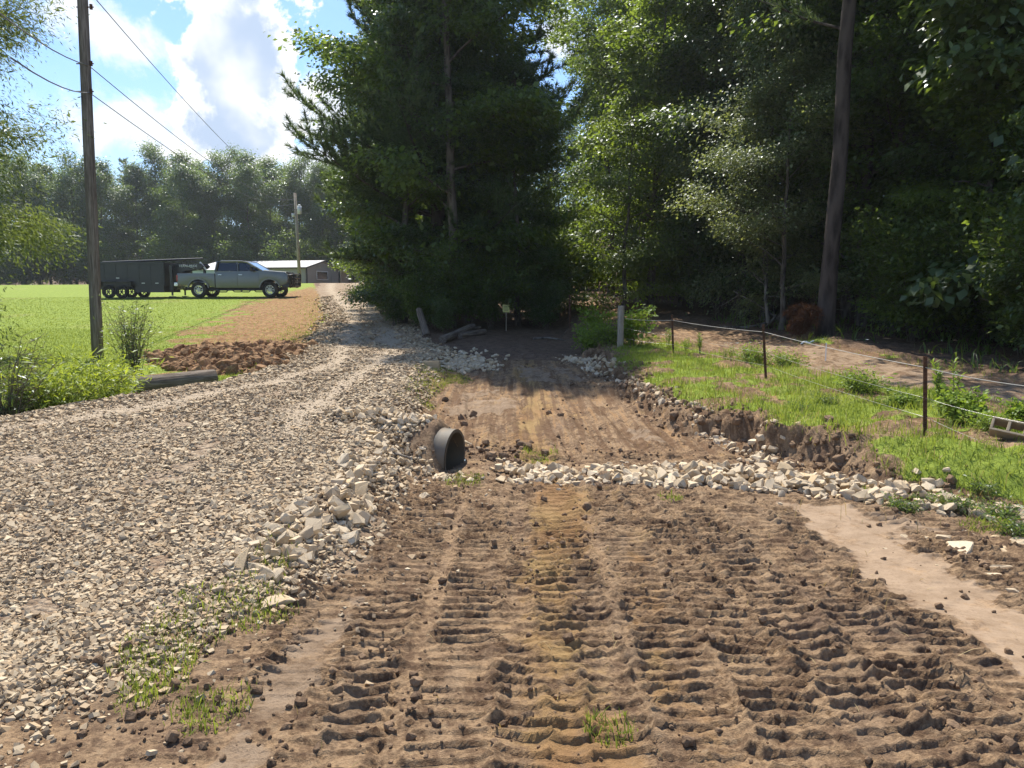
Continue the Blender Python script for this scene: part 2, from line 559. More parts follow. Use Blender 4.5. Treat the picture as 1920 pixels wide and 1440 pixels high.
def terrain_mat():
    m, q, out = new_mat("earth")
    P = q.new("ShaderNodeTexCoord").outputs["Object"]
    A = q.new("ShaderNodeVertexColor", layer_name="za")
    B = q.new("ShaderNodeVertexColor", layer_name="zb")
    sa, sb = q.new("ShaderNodeSeparateColor"), q.new("ShaderNodeSeparateColor")
    q.l.new(A.outputs[0], sa.inputs[0])
    q.l.new(B.outputs[0], sb.inputs[0])
    road, grass, pale = sa.outputs
    woods, (ochre, bare, smooth) = A.outputs[1], sb.outputs
    n_big = q.noise(P, 0.9, 4)
    n_mid = q.noise(P, 6.0, 6, .65)
    n_fin = q.noise(P, 45.0, 5, .7)
    n_vf = q.noise(P, 190.0, 3, .7)
    stre = q.noise(q.mapv(P, scale=(3.0, .55, 1)), 2.2, 5, .62)
    # dirt
    dirt = q.mix(q.ss(q.m('ADD', q.m('MULTIPLY', n_mid, .6), q.m('MULTIPLY', n_fin, .4)), .40, .60), (.155, .088, .047), (.54, .36, .20))
    dirt = q.mix(q.m("MULTIPLY", q.ss(stre, .50, .64), .45), dirt, (.48, .335, .205))
    dirt = q.mix(q.m("MULTIPLY", q.ss(n_big, .52, .7), .35), dirt, (.19, .128, .10))
    crumb = q.noise(P, 15.0, 6, .7)
    dirt = q.mix(q.m('MULTIPLY', q.ss(crumb, .54, .66), .6), dirt, (.085, .05, .029))
    dirt = q.mix(q.m('MULTIPLY', q.ss(crumb, .44, .33), .35), dirt, (.60, .45, .28))
    och = q.m("MULTIPLY", q.ss(q.m("ADD", ochre, q.m("MULTIPLY", q.m("SUBTRACT", n_mid, .5), 1.3)), .38, .72), .85)
    dirt = q.mix(och, dirt, q.mix(q.ss(n_big, .4, .62), (.43, .23, .085), (.53, .345, .125)))
    dirt = q.mix(q.m("MULTIPLY", q.ss(n_fin, .30, .72), .28), q.mix(.45, dirt, (.06, .038, .024)), q.mix(.12, dirt, (.5, .38, .26)))
    px = q.new('ShaderNodeSeparateXYZ')
    q.put(px.inputs[0], P)
    st2 = q.noise(q.mapv(P, scale=(8.0, .45, 1), rot=(0, 0, -.06)), 1.5, 5, .65)
    farm = q.ss(px.outputs[1], 6.9, 7.6)
    dirt = q.mix(q.m('MULTIPLY', farm, q.m('MULTIPLY', q.ss(st2, .49, .57), .75)), dirt, (.15, .083, .042))
    dirt = q.mix(q.m('MULTIPLY', farm, q.m('MULTIPLY', q.ss(st2, .45, .38), .55)), dirt, (.37, .215, .095))
    # pale dried mud and sand
    pcol = q.mix(q.ss(n_mid, .3, .7), (.255, .178, .112), (.345, .25, .165))
    pcol = q.mix(q.m("MULTIPLY", q.ss(n_fin, .50, .66), .5), pcol, (.2, .135, .085))
    pcol = q.mix(q.m('MULTIPLY', q.ss(q.noise(P, 3.6, 8, .75), .50, .60), .8), pcol, dirt)
    c = q.mix(q.ss(q.m("ADD", pale, q.m("MULTIPLY", q.m("SUBTRACT", n_mid, .5), .8)), .35, .6), dirt, pcol)
    # gravel bed
    vc = q.voro(P, 34.0, out=1)
    vcs = q.new("ShaderNodeSeparateColor")
    q.l.new(vc, vcs.inputs[0])
    gcol = q.mix(vcs.outputs[0], (.20, .135, .085), (.46, .36, .25))
    gcol = q.mix(q.m("MULTIPLY", q.ss(n_big, .45, .7), .45), gcol, (.26, .165, .10))
    gcol = q.mix(q.m('MULTIPLY', pale, .85), gcol, (.50, .405, .29))
    c = q.mix(q.ss(q.m("ADD", road, q.m("MULTIPLY", q.m("SUBTRACT", n_mid, .5), .5)), .4, .6), c, gcol)
    # grass
    fine_g = q.noise(q.mapv(P, scale=(1, .5, 1)), 16, 5, .7)
    gr = q.mix(q.ss(n_mid, .35, .66), (.155, .225, .022), (.255, .325, .042))
    gr = q.mix(q.m("MULTIPLY", q.ss(fine_g, .42, .68), .5), gr, (.30, .37, .06))
    gr = q.mix(q.m("MULTIPLY", q.ss(n_big, .5, .68), .40), gr, (.22, .27, .035))
    gr = q.mix(q.m("MULTIPLY", q.ss(q.noise(P, .35, 3), .56, .7), .35), gr, (.30, .27, .10))
    bcol = q.mix(q.ss(n_mid, .38, .62), (.20, .092, .038), (.36, .21, .092))
    bcol = q.mix(q.ss(fine_g, .5, .62), bcol, (.24, .20, .07))
    gmask = q.ss(q.m("ADD", grass, q.m("MULTIPLY", q.m("SUBTRACT", n_mid, .5), .9)), .35, .6)
    gr = q.mix(q.ss(q.m("ADD", bare, q.m("MULTIPLY", q.m("SUBTRACT", n_mid, .5), 1.2)), .4, .62), gr, bcol)
    c = q.mix(gmask, c, gr)
    # leaf litter of the woods
    lit = q.mix(q.ss(n_mid, .35, .65), (.075, .048, .03), (.17, .105, .065))
    lit = q.mix(q.ss(n_fin, .45, .7), lit, (.25, .17, .115))
    c = q.mix(q.m("MULTIPLY", q.ss(q.m("ADD", woods, q.m("MULTIPLY", q.m("SUBTRACT", n_mid, .5), .6)), .35, .65), q.m("SUBTRACT", 1.0, pale)), c, lit)
    c = q.mix(q.m("MULTIPLY", q.ss(n_vf, .3, .7), .25), c, q.mix(.5, c, (.04, .03, .02)))
    hgt = q.m("ADD", q.m("MULTIPLY", n_fin, .7), q.m("MULTIPLY", n_vf, .35))
    hgt = q.m("ADD", hgt, q.m("MULTIPLY", q.m("MULTIPLY", q.m("SUBTRACT", 1.0, q.voro(P, 34.0)), road), 1.2))
    hgt = q.m("ADD", hgt, q.m("MULTIPLY", q.m("MULTIPLY", fine_g, gmask), 2.0))
    st = q.m("SUBTRACT", 1.0, q.m("MULTIPLY", smooth, .8))
    b = q.new("ShaderNodeBump")
    b.inputs["Distance"].default_value = 0.022
    q.put(b.inputs["Strength"], st)
    q.put(b.inputs["Height"], hgt)
    pbr(q, out, c, q.m("SUBTRACT", .95, q.m("MULTIPLY", och, .1)), .25, normal=b.outputs[0])
    return m


def stone_mat(name, dark, light, tint, sc_=1.0):
    m, q, out = new_mat(name)
    P = q.new("ShaderNodeTexCoord").outputs["Object"]
    g = q.new("ShaderNodeNewGeometry")
    rnd = g.outputs["Random Per Island"]
    oi = q.new("ShaderNodeObjectInfo").outputs["Random"]
    rr = q.m("FRACT", q.m("ADD", rnd, oi))
    r2 = q.m("FRACT", q.m("MULTIPLY", rr, 7.31))
    c = q.mix(rr, dark, light)
    c = q.mix(q.m("MULTIPLY", q.ss(r2, .45, 1.0), .65), c, tint)
    n = q.noise(P, 14 * sc_, 5, .65)
    c = q.mix(q.m("MULTIPLY", q.ss(n, .48, .7), .55), c, q.mix(.6, c, (.18, .11, .06)))
    n2 = q.noise(P, 70 * sc_, 4, .7)
    c = q.mix(q.m("MULTIPLY", n2, .35), c, q.mix(.5, c, (.62, .55, .44)))
    pbr(q, out, c, .88, .25, normal=q.bump(q.m("ADD", n, q.m("MULTIPLY", n2, .5)), .5 if sc_ < 2 else .3, .010 if sc_ < 2 else .003))
    return m


def clod_mat():
    m, q, out = new_mat("mud_clod")
    P = q.new("ShaderNodeTexCoord").outputs["Object"]
    rnd = q.new("ShaderNodeNewGeometry").outputs["Random Per Island"]
    n = q.noise(P, 60, 5, .7)
    c = q.mix(rnd, (.095, .060, .038), (.25, .165, .10))
    c = q.mix(q.m("MULTIPLY", q.ss(n, .4, .7), .5), c, (.30, .205, .125))
    pbr(q, out, c, .95, .2, normal=q.bump(n, .9, .012))
    return m


def leaf_mat(name, dark, light, trans=0.38, gloss=0.5, rough=0.38, tcol=None, hue=0.5):
    """leaf: reflects, lets light through and glints; the shade varies per leaf and per plant"""
    m, q, out = new_mat(name)
    g = q.new("ShaderNodeNewGeometry")
    rnd = g.outputs["Random Per Island"]
    oi = q.new("ShaderNodeObjectInfo").outputs["Random"]
    P = q.new("ShaderNodeTexCoord").outputs["Object"]
    nb = q.noise(P, .9, 3)
    f = q.m("ADD", q.m("MULTIPLY", rnd, .55), q.m("MULTIPLY", q.ss(nb, .35, .65), .45))
    c = q.mix(f, dark, light)
    c = q.mix(q.m("MULTIPLY", q.m("SUBTRACT", oi, .5), .5 * hue, None, True), c, (.10, .13, .02))
    c = q.mix(q.m("MULTIPLY", q.m("SUBTRACT", .5, oi), .5 * hue, None, True), c, (.025, .06, .03))
    dif = q.new("ShaderNodeBsdfDiffuse")
    q.put(dif.inputs[0], c)
    tr = q.new("ShaderNodeBsdfTranslucent")
    q.put(tr.inputs[0], q.mix(.6, q.mix(1.0, c, (2.6, 2.4, 1.2), "MULTIPLY"), tcol or (.20, .28, .03)))
    mx = q.new("ShaderNodeMixShader")
    mx.inputs[0].default_value = trans
    q.l.new(dif.outputs[0], mx.inputs[1])
    q.l.new(tr.outputs[0], mx.inputs[2])
    gl = q.new("ShaderNodeBsdfGlossy")
    gl.inputs["Roughness"].default_value = rough
    gl.inputs[0].default_value = (.9, .95, 1, 1)
    lw = q.new("ShaderNodeLayerWeight")
    lw.inputs[0].default_value = .5
    fz = q.m("ADD", .05, q.m("MULTIPLY", q.m("POWER", lw.outputs[1], 4.0), .6))
    m2 = q.new("ShaderNodeMixShader")
    q.put(m2.inputs[0], q.m("MULTIPLY", fz, gloss, None, True))
    q.l.new(mx.outputs[0], m2.inputs[1])
    q.l.new(gl.outputs[0], m2.inputs[2])
    q.l.new(m2.outputs[0], out.inputs[0])
    return m


def bark_mat(name, dark, light, sx=9.0, sz=1.5, strength=.9):
    m, q, out = new_mat(name)
    P = q.new("ShaderNodeTexCoord").outputs["Object"]
    n = q.noise(q.mapv(P, scale=(sx, sx, sz)), 2.0, 6, .65)
    v = q.voro(q.mapv(P, scale=(sx, sx, sz)), 1.3)
    h = q.m("ADD", n, q.m("MULTIPLY", v, .6))
    pbr(q, out, q.mix(q.ss(h, .5, 1.0), dark, light), .9, .2, normal=q.bump(h, strength, .03))
    return m


def wood_mat(name, dark, light, axis=2, k=1.0):
    m, q, out = new_mat(name)
    P = q.new("ShaderNodeTexCoord").outputs["Object"]
    s = [14.0 * k] * 3
    s[axis] = .9 * k
    n = q.noise(q.mapv(P, scale=s), 2.5, 6, .68)
    n2 = q.noise(P, 2.3 * k, 4)
    c = q.mix(q.ss(n, .32, .68), dark, light)
    c = q.mix(q.m("MULTIPLY", q.ss(n2, .5, .7), .5), c, q.mix(.5, c, (.06, .04, .03)))
    pbr(q, out, c, .85, .25, normal=q.bump(n, .9, .025))
    return m


def paint(name, color, rough=.4, spec=.5, metal=0.0, coat=0.0, dirt=0.15, dcol=(.18, .13, .09), scl=3.0):
    m, q, out = new_mat(name)
    P = q.new("ShaderNodeTexCoord").outputs["Object"]
    n = q.noise(P, scl, 6, .65)
    n2 = q.noise(P, scl * 12, 4, .6)
    c = q.mix(q.m("MULTIPLY", q.ss(n, .45, .75), dirt * 2, None, True), color, dcol)
    pbr(q, out, c, q.m("ADD", rough, q.m("MULTIPLY", n2, .12)), spec, metal, normal=q.bump(n2, .05, .004), coat=coat)
    return m


def sheet_mat(name, color, axis=0, freq=16.0, rough=.45):
    """ribbed painted sheet metal"""
    m, q, out = new_mat(name)
    P = q.new("ShaderNodeTexCoord").outputs["Object"]
    w = q.new("ShaderNodeTexWave", wave_type="BANDS", bands_direction="XYZ"[axis], wave_profile="TRI")
    w.inputs["Scale"].default_value = freq / 20
    q.put(w.inputs["Vector"], P)
    n = q.noise(P, 1.4, 5)
    c = q.mix(q.m("MULTIPLY", q.ss(n, .45, .7), .25), color, q.mix(.5, color, (.25, .2, .15)))
    pbr(q, out, c, rough, .4, normal=q.bump(q.ss(w.outputs[1], .7, .9), .6, .03))
    return m


M = {}
M["earth"] = terrain_mat()
M["gravel"] = stone_mat("gravel_stone", (.17, .118, .068), (.53, .43, .285), (.40, .265, .135), 2.2)
M["rock"] = stone_mat("riprap_rock", (.40, .31, .20), (.64, .525, .365), (.54, .385, .20), 1.0)
M["clod"] = clod_mat()
M["leaf_mid"] = leaf_mat("leaf_mid", (.050, .088, .024), (.125, .180, .042), .52, .35, .40)
M["leaf_bright"] = leaf_mat("leaf_bright", (.080, .130, .026), (.180, .245, .048), .55, .35, .40)
M["leaf_dark"] = leaf_mat("leaf_dark", (.045, .080, .030), (.105, .160, .050), .48, .6, .38)
M["leaf_silver"] = leaf_mat("leaf_silver", (.100, .132, .060), (.230, .265, .120), .45, .42, .38, (.24, .29, .08))
M["needle"] = leaf_mat("needle", (.040, .072, .034), (.095, .135, .060), .35, .2, .45, (.15, .21, .07), hue=.3)
M["willow"] = leaf_mat("willow_leaf", (.065, .100, .030), (.150, .190, .055), .42, .25, .4, (.17, .22, .05))
M["weed"] = leaf_mat("weed_leaf", (.12, .19, .028), (.24, .33, .055), .45, .2, .42, hue=.2)
M["grass"] = leaf_mat("grass_blade", (.095, .140, .022), (.235, .290, .055), .42, .12, .5, (.27, .32, .05), hue=.0)
M["straw"] = leaf_mat("dry_straw", (.30, .22, .10), (.46, .36, .19), .2, .2, .6, (.4, .3, .1), hue=.0)
M["dead_needle"] = leaf_mat("dead_needle", (.055, .024, .013), (.120, .054, .025), .15, .2, .6, (.35, .14, .04), hue=0)
M["lime"] = leaf_mat("lime_leaf", (.15, .215, .03), (.30, .37, .06), .48, .25, .42, (.34, .40, .04), hue=.1)
M["bark_pine"] = bark_mat("pine_bark", (.022, .017, .014), (.085, .066, .055), 5.0, 1.2)
M["bark"] = bark_mat("grey_bark", (.045, .036, .030), (.16, .135, .11), 7.0, 1.6)
M["twig"] = bark_mat("twig_bark", (.07, .055, .04), (.17, .14, .10), 12, 3)


# ------------------------------------------------------------------ terrain
def grass_spots(x, y):
    g = np.full(np.shape(x), -1.0)
    for (px, py, rx, ry) in GRASS_PX:
        cx, cy_ = at(px, py, 0.0)
        ex = abs(at(px + rx, py)[0] - cx)
        ey = abs(at(px, py - ry)[1] - cy_)
        g = np.maximum(g, 1 - np.sqrt(((x - cx) / ex) ** 2 + ((y - cy_) / ey) ** 2))
    return g


GRASS_PX = [(430, 1170, 110, 50), (310, 1225, 75, 60), (290, 1285, 60, 60), (400, 1330, 90, 40), (812, 722, 35, 40), (855, 715, 30, 10), (875, 900, 50, 9), (1005, 862, 60, 9), (800, 772, 25, 9),
            (520, 1085, 50, 45), (1860, 995, 80, 16), (1140, 1375, 60, 35), (1640, 935, 30, 10), (1255, 943, 25, 8), (1010, 660, 20, 4), (1140, 655, 50, 8)]


PIPE_C = np.array([-.53, 6.97, .085])
PIPE_AX = np.array([.95, -.31, -.03]) / np.linalg.norm([.95, -.31, -.03])


def terrain_patch(xs, ys, drop=0.0):
    X, Y = np.meshgrid(xs, ys)
    X, Y = X.ravel(), Y.ravel()
    zo = zones(X, Y)
    Z = height(X, Y, zo) - drop
    sand = sst(sd_poly(X, Y, SAND) + (fbm(X * 5, Y * 5, 4, 36) - .5) * .34, -.04, .05)
    sand = np.maximum(sand, sst(sd_poly(X, Y, SAND2) + zo["wob"] * .12, -.04, .05))
    pale = sand.copy()
    for i, p in enumerate(PALE):
        pale = np.maximum(pale, sst(sd_poly(X, Y, p) + (fbm(X * 6, Y * 6, 4, 38) - .5) * .4, -.08, .08) * (.6 if i == 1 else 1.0))
    pale = np.maximum(pale, zo["path"] * sst(20 - Y, 0, 6) * (.30 + .45 * fbm(X * 2.5, Y * 1.2, 3, 58)))
    rut = np.exp(-((zo['r'] - .95) / .28) ** 2) + np.exp(-((zo['r'] - 2.35) / .3) ** 2)
    pale = np.maximum(pale, np.clip(rut, 0, 1) * sst(Y, 4, 7) * zo['road'])
    gs = sst(grass_spots(X, Y) + (fbm(X * 5, Y * 5, 3, 9) - .5) * 1.0, 0.05, .4) * (1 - zo["road"] * .7)
    patchy = sst(fbm(X * 1.7, Y * 1.7, 4, 19), .40, .56)
    grass = np.maximum.reduce([zo["lawn"], zo["bank"] * (1 - zo["path"]) * (.10 + .72 * patchy) * sst(zo["k"], 0.02, .2), gs * .30])
    grass = grass * (1 - zo["woods"] * sst(Y, 0, 5))
    bare = sst(sd_poly(X, Y, BARE) + zo["wob"] * 3.0, -1.2, .8) * zo["lawn"]
    hp = sst(sd_poly(X, Y, HEAP), -.3, .35) * zo["lawn"]
    bare = np.maximum(bare, hp * 1.4)
    och = np.zeros(X.shape)
    for cx, w, a in ((.28, .28, .95), (.75, .2, .55), (1.5, .25, .3), (-.35, .2, .3)):
        och = np.maximum(och, a * np.exp(-((X - cx - .12 * np.sin(Y * 1.3 + cx)) / w) ** 2))
    och = och * (.35 + .9 * fbm(X * 1.2, Y * .9, 3, 33)) * np.where(Y > 6.9, .9, 1.0)
    och = np.maximum(och, (Y > 7) * (Y < 14) * (.12 + .42 * fbm(X * 1.6 + Y * .4, Y * .35, 3, 39)))
    och = och * (1 - zo["bank"])
    za = np.stack([zo["road"], grass, pale, zo["woods"] * (1 - zo["path"])], 1)
    zb = np.stack([np.clip(och, 0, 1), np.clip(bare, 0, 1), sand, np.ones(X.shape)], 1)
    nx, ny = len(xs), len(ys)
    i = np.arange(nx * ny).reshape(ny, nx)
    F = np.stack([i[:-1, :-1], i[:-1, 1:], i[1:, 1:], i[1:, :-1]], -1).reshape(-1, 4)
    V = np.stack([X, Y, Z], 1)
    rel = V[F].mean(1) - PIPE_C                       # the pipe's bore stays open
    al = rel @ PIPE_AX
    dist = np.linalg.norm(rel - al[:, None] * PIPE_AX, axis=1)
    F = F[~((dist < .224) & (al > -.9) & (al < .04))]
    # which ground cover each face belongs to
    cat = np.zeros(X.shape, int)                             # dirt_road
    cat[zo["woods"] > .5] = 5
    cat[zo["lawn"] > .5] = 2
    cat[zo["bank"] > .5] = 3
    cat[(zo["bank"] > .5) & (zo["woods"] > .5)] = 5
    cat[zo["path"] > .5] = 4
    cat[zo["road"] > .5] = 1
    return V, F, za, zb, cat[F[:, 0]]


def grow(a, b, d0, g, dmax=6.0):
    o, d = [a], d0
    while o[-1] < b:
        o.append(o[-1] + d)
        d = min(d * g, dmax)
    return o


SETTING = {0: ("dirt_road", "muddy brown haul track printed with rows of bulldozer cleat marks", "dirt road"),
           1: ("gravel_road", "pale tan gravel driveway climbing past the dark trees", "gravel road"),
           2: ("lawn", "bright green mown lawn with a bare brown patch beside the gravel", "lawn"),
           3: ("grass_bank", "low grassy bank with a crumbling cut edge under the wire fence", "bank"),
           4: ("path", "sandy two-rut path running between the wire fence and the woods", "path"),
           5: ("ground", "shaded brown leaf-strewn floor of the woods", "ground")}


def build_terrain():
    xs_r = grow(5.2, 45, .022, 1.06, 1.2)
    xs_l = [-q for q in grow(5.0, 45, .022, 1.06, 1.2)]
    xs = np.array(sorted(set(xs_l[::-1] + list(np.arange(-5.0, 5.2, .019)) + xs_r)))
    ys = [-9 + .35 * i for i in range(27)]
    y = 1.4
    ys = [q for q in ys if q < 1.3]
    while y < 16.0:
        ys.append(y)
        y += max(.0062, .0018 * y)
    ys.append(16.0)
    parts = [terrain_patch(xs, np.array(ys))]
    xf_r = grow(16, 330, .12, 1.05, 12)
    xf_l = [-q for q in grow(16, 330, .12, 1.05, 12)]
    xf = np.array(sorted(set(xf_l[::-1] + list(np.arange(-16, 16, .12)) + xf_r)))
    yf, y = [], 16.0
    while y < 420:
        yf.append(y)
        y += max(.06, .007 * y)
    parts.append(terrain_patch(xf, np.array(yf)))
    for c, (name, label, cat) in SETTING.items():
        Vs, Fs, As, Bs, off = [], [], [], [], 0
        for V, F, za, zb, fc in parts:
            f = F[fc == c]
            if not len(f):
                continue
            used, inv = np.unique(f, return_inverse=True)
            Vs.append(V[used]); As.append(za[used]); Bs.append(zb[used])
            Fs.append(inv.reshape(f.shape) + off)
            off += len(used)
        me = mesh_np(name, np.concatenate(Vs), np.concatenate(Fs))
        col_attr(me, "za", np.concatenate(As))
        col_attr(me, "zb", np.concatenate(Bs))
        o = link(name, me, None, M["earth"], True)
        tag(o, label, cat, None, "structure")


build_terrain()
# ------------------------------------------------------------------ stones, clods, blades
def hull_shape(seed, n=14, sub=False, flat=(.75, 1.05, .62), bevel=0.0):
    r = np.random.default_rng(seed)
    p = r.uniform(-1, 1, (n, 3))
    if n < 12:
        c = np.array([(a, b, d) for a in (-1, 1) for b in (-1, 1) for d in (-1, 1)], float)
        p = c[r.permutation(8)[:max(6, n - 2)]] * r.uniform(.6, 1.0, (max(6, n - 2), 3))
    else:
        p /= np.maximum(np.abs(p).max(1, keepdims=True) ** .8, .3)
        p *= r.uniform(.7, 1.0, (n, 1))
    p *= np.array(flat)
    bm = bmesh.new()
    vs = [bm.verts.new(q) for q in p]
    ret = bmesh.ops.convex_hull(bm, input=vs)
    bmesh.ops.delete(bm, geom=list({e for e in ret["geom_interior"] + ret["geom_unused"] if isinstance(e, bmesh.types.BMVert)}), context="VERTS")
    bmesh.ops.dissolve_limit(bm, angle_limit=R(16), verts=bm.verts[:], edges=bm.edges[:])
    if bevel:
        bmesh.ops.bevel(bm, geom=bm.edges[:], offset=bevel, segments=2, affect="EDGES", profile=.6, clamp_overlap=True)
        bmesh.ops.triangulate(bm, faces=bm.faces[:])
        bmesh.ops.subdivide_edges(bm, edges=[e for e in bm.edges if e.calc_length() > .45], cuts=1, use_grid_fill=False)
        bmesh.ops.triangulate(bm, faces=bm.faces[:])
        for v in bm.verts:
            d = math.sin(v.co.x * 7 + seed) * math.sin(v.co.y * 6.1 + seed * 2) * math.sin(v.co.z * 8.3)
            v.co += v.co.normalized() * (d * .07 + r.uniform(-.03, .03))
    bmesh.ops.triangulate(bm, faces=bm.faces[:])
    bm.normal_update()
    bm.verts.index_update()
    V = np.array([v.co[:] for v in bm.verts])
    F = np.array([[v.index for v in f.verts] for f in bm.faces])
    bm.free()
    return V, F


def rotmats(n, r, tilt=3.14159):
    """random rotations: yaw free, tilt limited"""
    a, t, b = r.uniform(0, 2 * np.pi, n), r.uniform(-tilt, tilt, n), r.uniform(0, 2 * np.pi, n)
    ca, sa, ct, st, cb, sb = np.cos(a), np.sin(a), np.cos(t), np.sin(t), np.cos(b), np.sin(b)
    z = np.zeros(n); o = np.ones(n)
    Rz = np.stack([ca, -sa, z, sa, ca, z, z, z, o], 1).reshape(n, 3, 3)
    Rx = np.stack([o, z, z, z, ct, -st, z, st, ct], 1).reshape(n, 3, 3)
    Rb = np.stack([cb, -sb, z, sb, cb, z, z, z, o], 1).reshape(n, 3, 3)
    return Rz @ Rx @ Rb


def scatter_mesh(name, shapes, pos, size, r, mat, tilt=.6, smooth=False):
    pos, size = np.asarray(pos), np.asarray(size)
    which = r.integers(0, len(shapes), len(pos))
    Vs, Fs, off = [], [], 0
    for k, (V, F) in enumerate(shapes):
        s = which == k
        n = int(s.sum())
        if not n:
            continue
        W = np.einsum("nij,vj->nvi", rotmats(n, r, tilt), V) * size[s][:, None, None] + pos[s][:, None, :]
        Vs.append(W.reshape(-1, 3))
        Fs.append((F[None] + (np.arange(n) * len(V))[:, None, None]).reshape(-1, 3) + off)
        off += n * len(V)
    return link(name, mesh_np(name, np.concatenate(Vs), np.concatenate(Fs)), None, mat, smooth, not smooth)


PEB = [hull_shape(100 + i, 9, flat=(1.0, .72, .5)) for i in range(14)]
PEB_LO = [hull_shape(140 + i, 6, flat=(1.0, .75, .5)) for i in range(8)]
ROCKS = [hull_shape(200 + i, 20, flat=(1.0, .76, .60), bevel=.06) for i in range(16)]
CLOD = [hull_shape(300 + i, 40, flat=(1, .9, .75), bevel=.10) for i in range(8)]


def bore(x, y, z):
    """points that would lie inside the drain pipe"""
    rel = np.stack([x, y, z], -1) - PIPE_C
    al = rel @ PIPE_AX
    return (np.linalg.norm(rel - al[..., None] * PIPE_AX, axis=-1) < .27) & (al > -.10) & (al < .16)


def build_gravel():
    r = np.random.default_rng(11)
    pts, sz, lo_p, lo_s = [], [], [], []
    for (y0, y1, dens, s0) in ((1.6, 4.2, 7800, .0078), (4.2, 7.0, 4300, .0102), (7, 11, 2100, .0118), (11, 17, 900, .0145), (17, 28, 170, .021), (28, 45, 50, .024)):
        x0, x1 = (-6.2, .6) if y0 < 12 else (-10, .6)
        n = int((x1 - x0) * (y1 - y0) * dens)
        x, y = r.uniform(x0, x1, n), r.uniform(y0, y1, n)
        vis = np.abs(x) < y * .70 + .35
        x, y = x[vis], y[vis]
        zo = zones(x, y)
        # ruts: fewer, finer stones along the wheel tracks
        rut = np.exp(-((zo["r"] - .95) / .28) ** 2) + np.exp(-((zo["r"] - 2.35) / .3) ** 2)
        rut = np.clip(rut, 0, 1) * sst(y, 5, 8)
        p_ = sst(zo["r"], -.30 - .12 * (y < 5), .12) * (1 - .72 * rut) * sst(fbm(x * 3.2, y * 3.2, 3, 77), .18 + .12 * sst(2.6 - y, 0, .8), .40)
        p_ = np.maximum(p_, .02 * np.exp(-((zo["r"] + .3) / .5) ** 2) * (y < 8))
        ok = r.random(len(x)) < p_
        x, y, rut, edge = x[ok], y[ok], rut[ok], zo["r"][ok]
        coarse = 1 + .55 * np.exp(-((edge - .25) / .45) ** 2)
        s = s0 * coarse * r.lognormal(0, .48, len(x)) * (1 - .45 * rut)
        s = np.minimum(s, s0 * 2.7)
        z = height(x, y) + s * .28
        P_ = np.stack([x, y, z], 1)
        free = ~bore(x, y, z)
        P_, s = P_[free], s[free]
        if y0 < 7:
            pts.append(P_); sz.append(s)
        else:
            lo_p.append(P_); lo_s.append(s)
    o = scatter_mesh("gravel", PEB, np.concatenate(pts), np.concatenate(sz), r, M["gravel"], .85)
    tag(o, "tan and grey crushed gravel stones covering the driveway", "gravel", None, "stuff")
    o = scatter_mesh("gravel", PEB_LO, np.concatenate(lo_p), np.concatenate(lo_s), r, M["gravel"], .85)
    tag(o, "fine crushed gravel farther up the driveway", "gravel", None, "stuff")


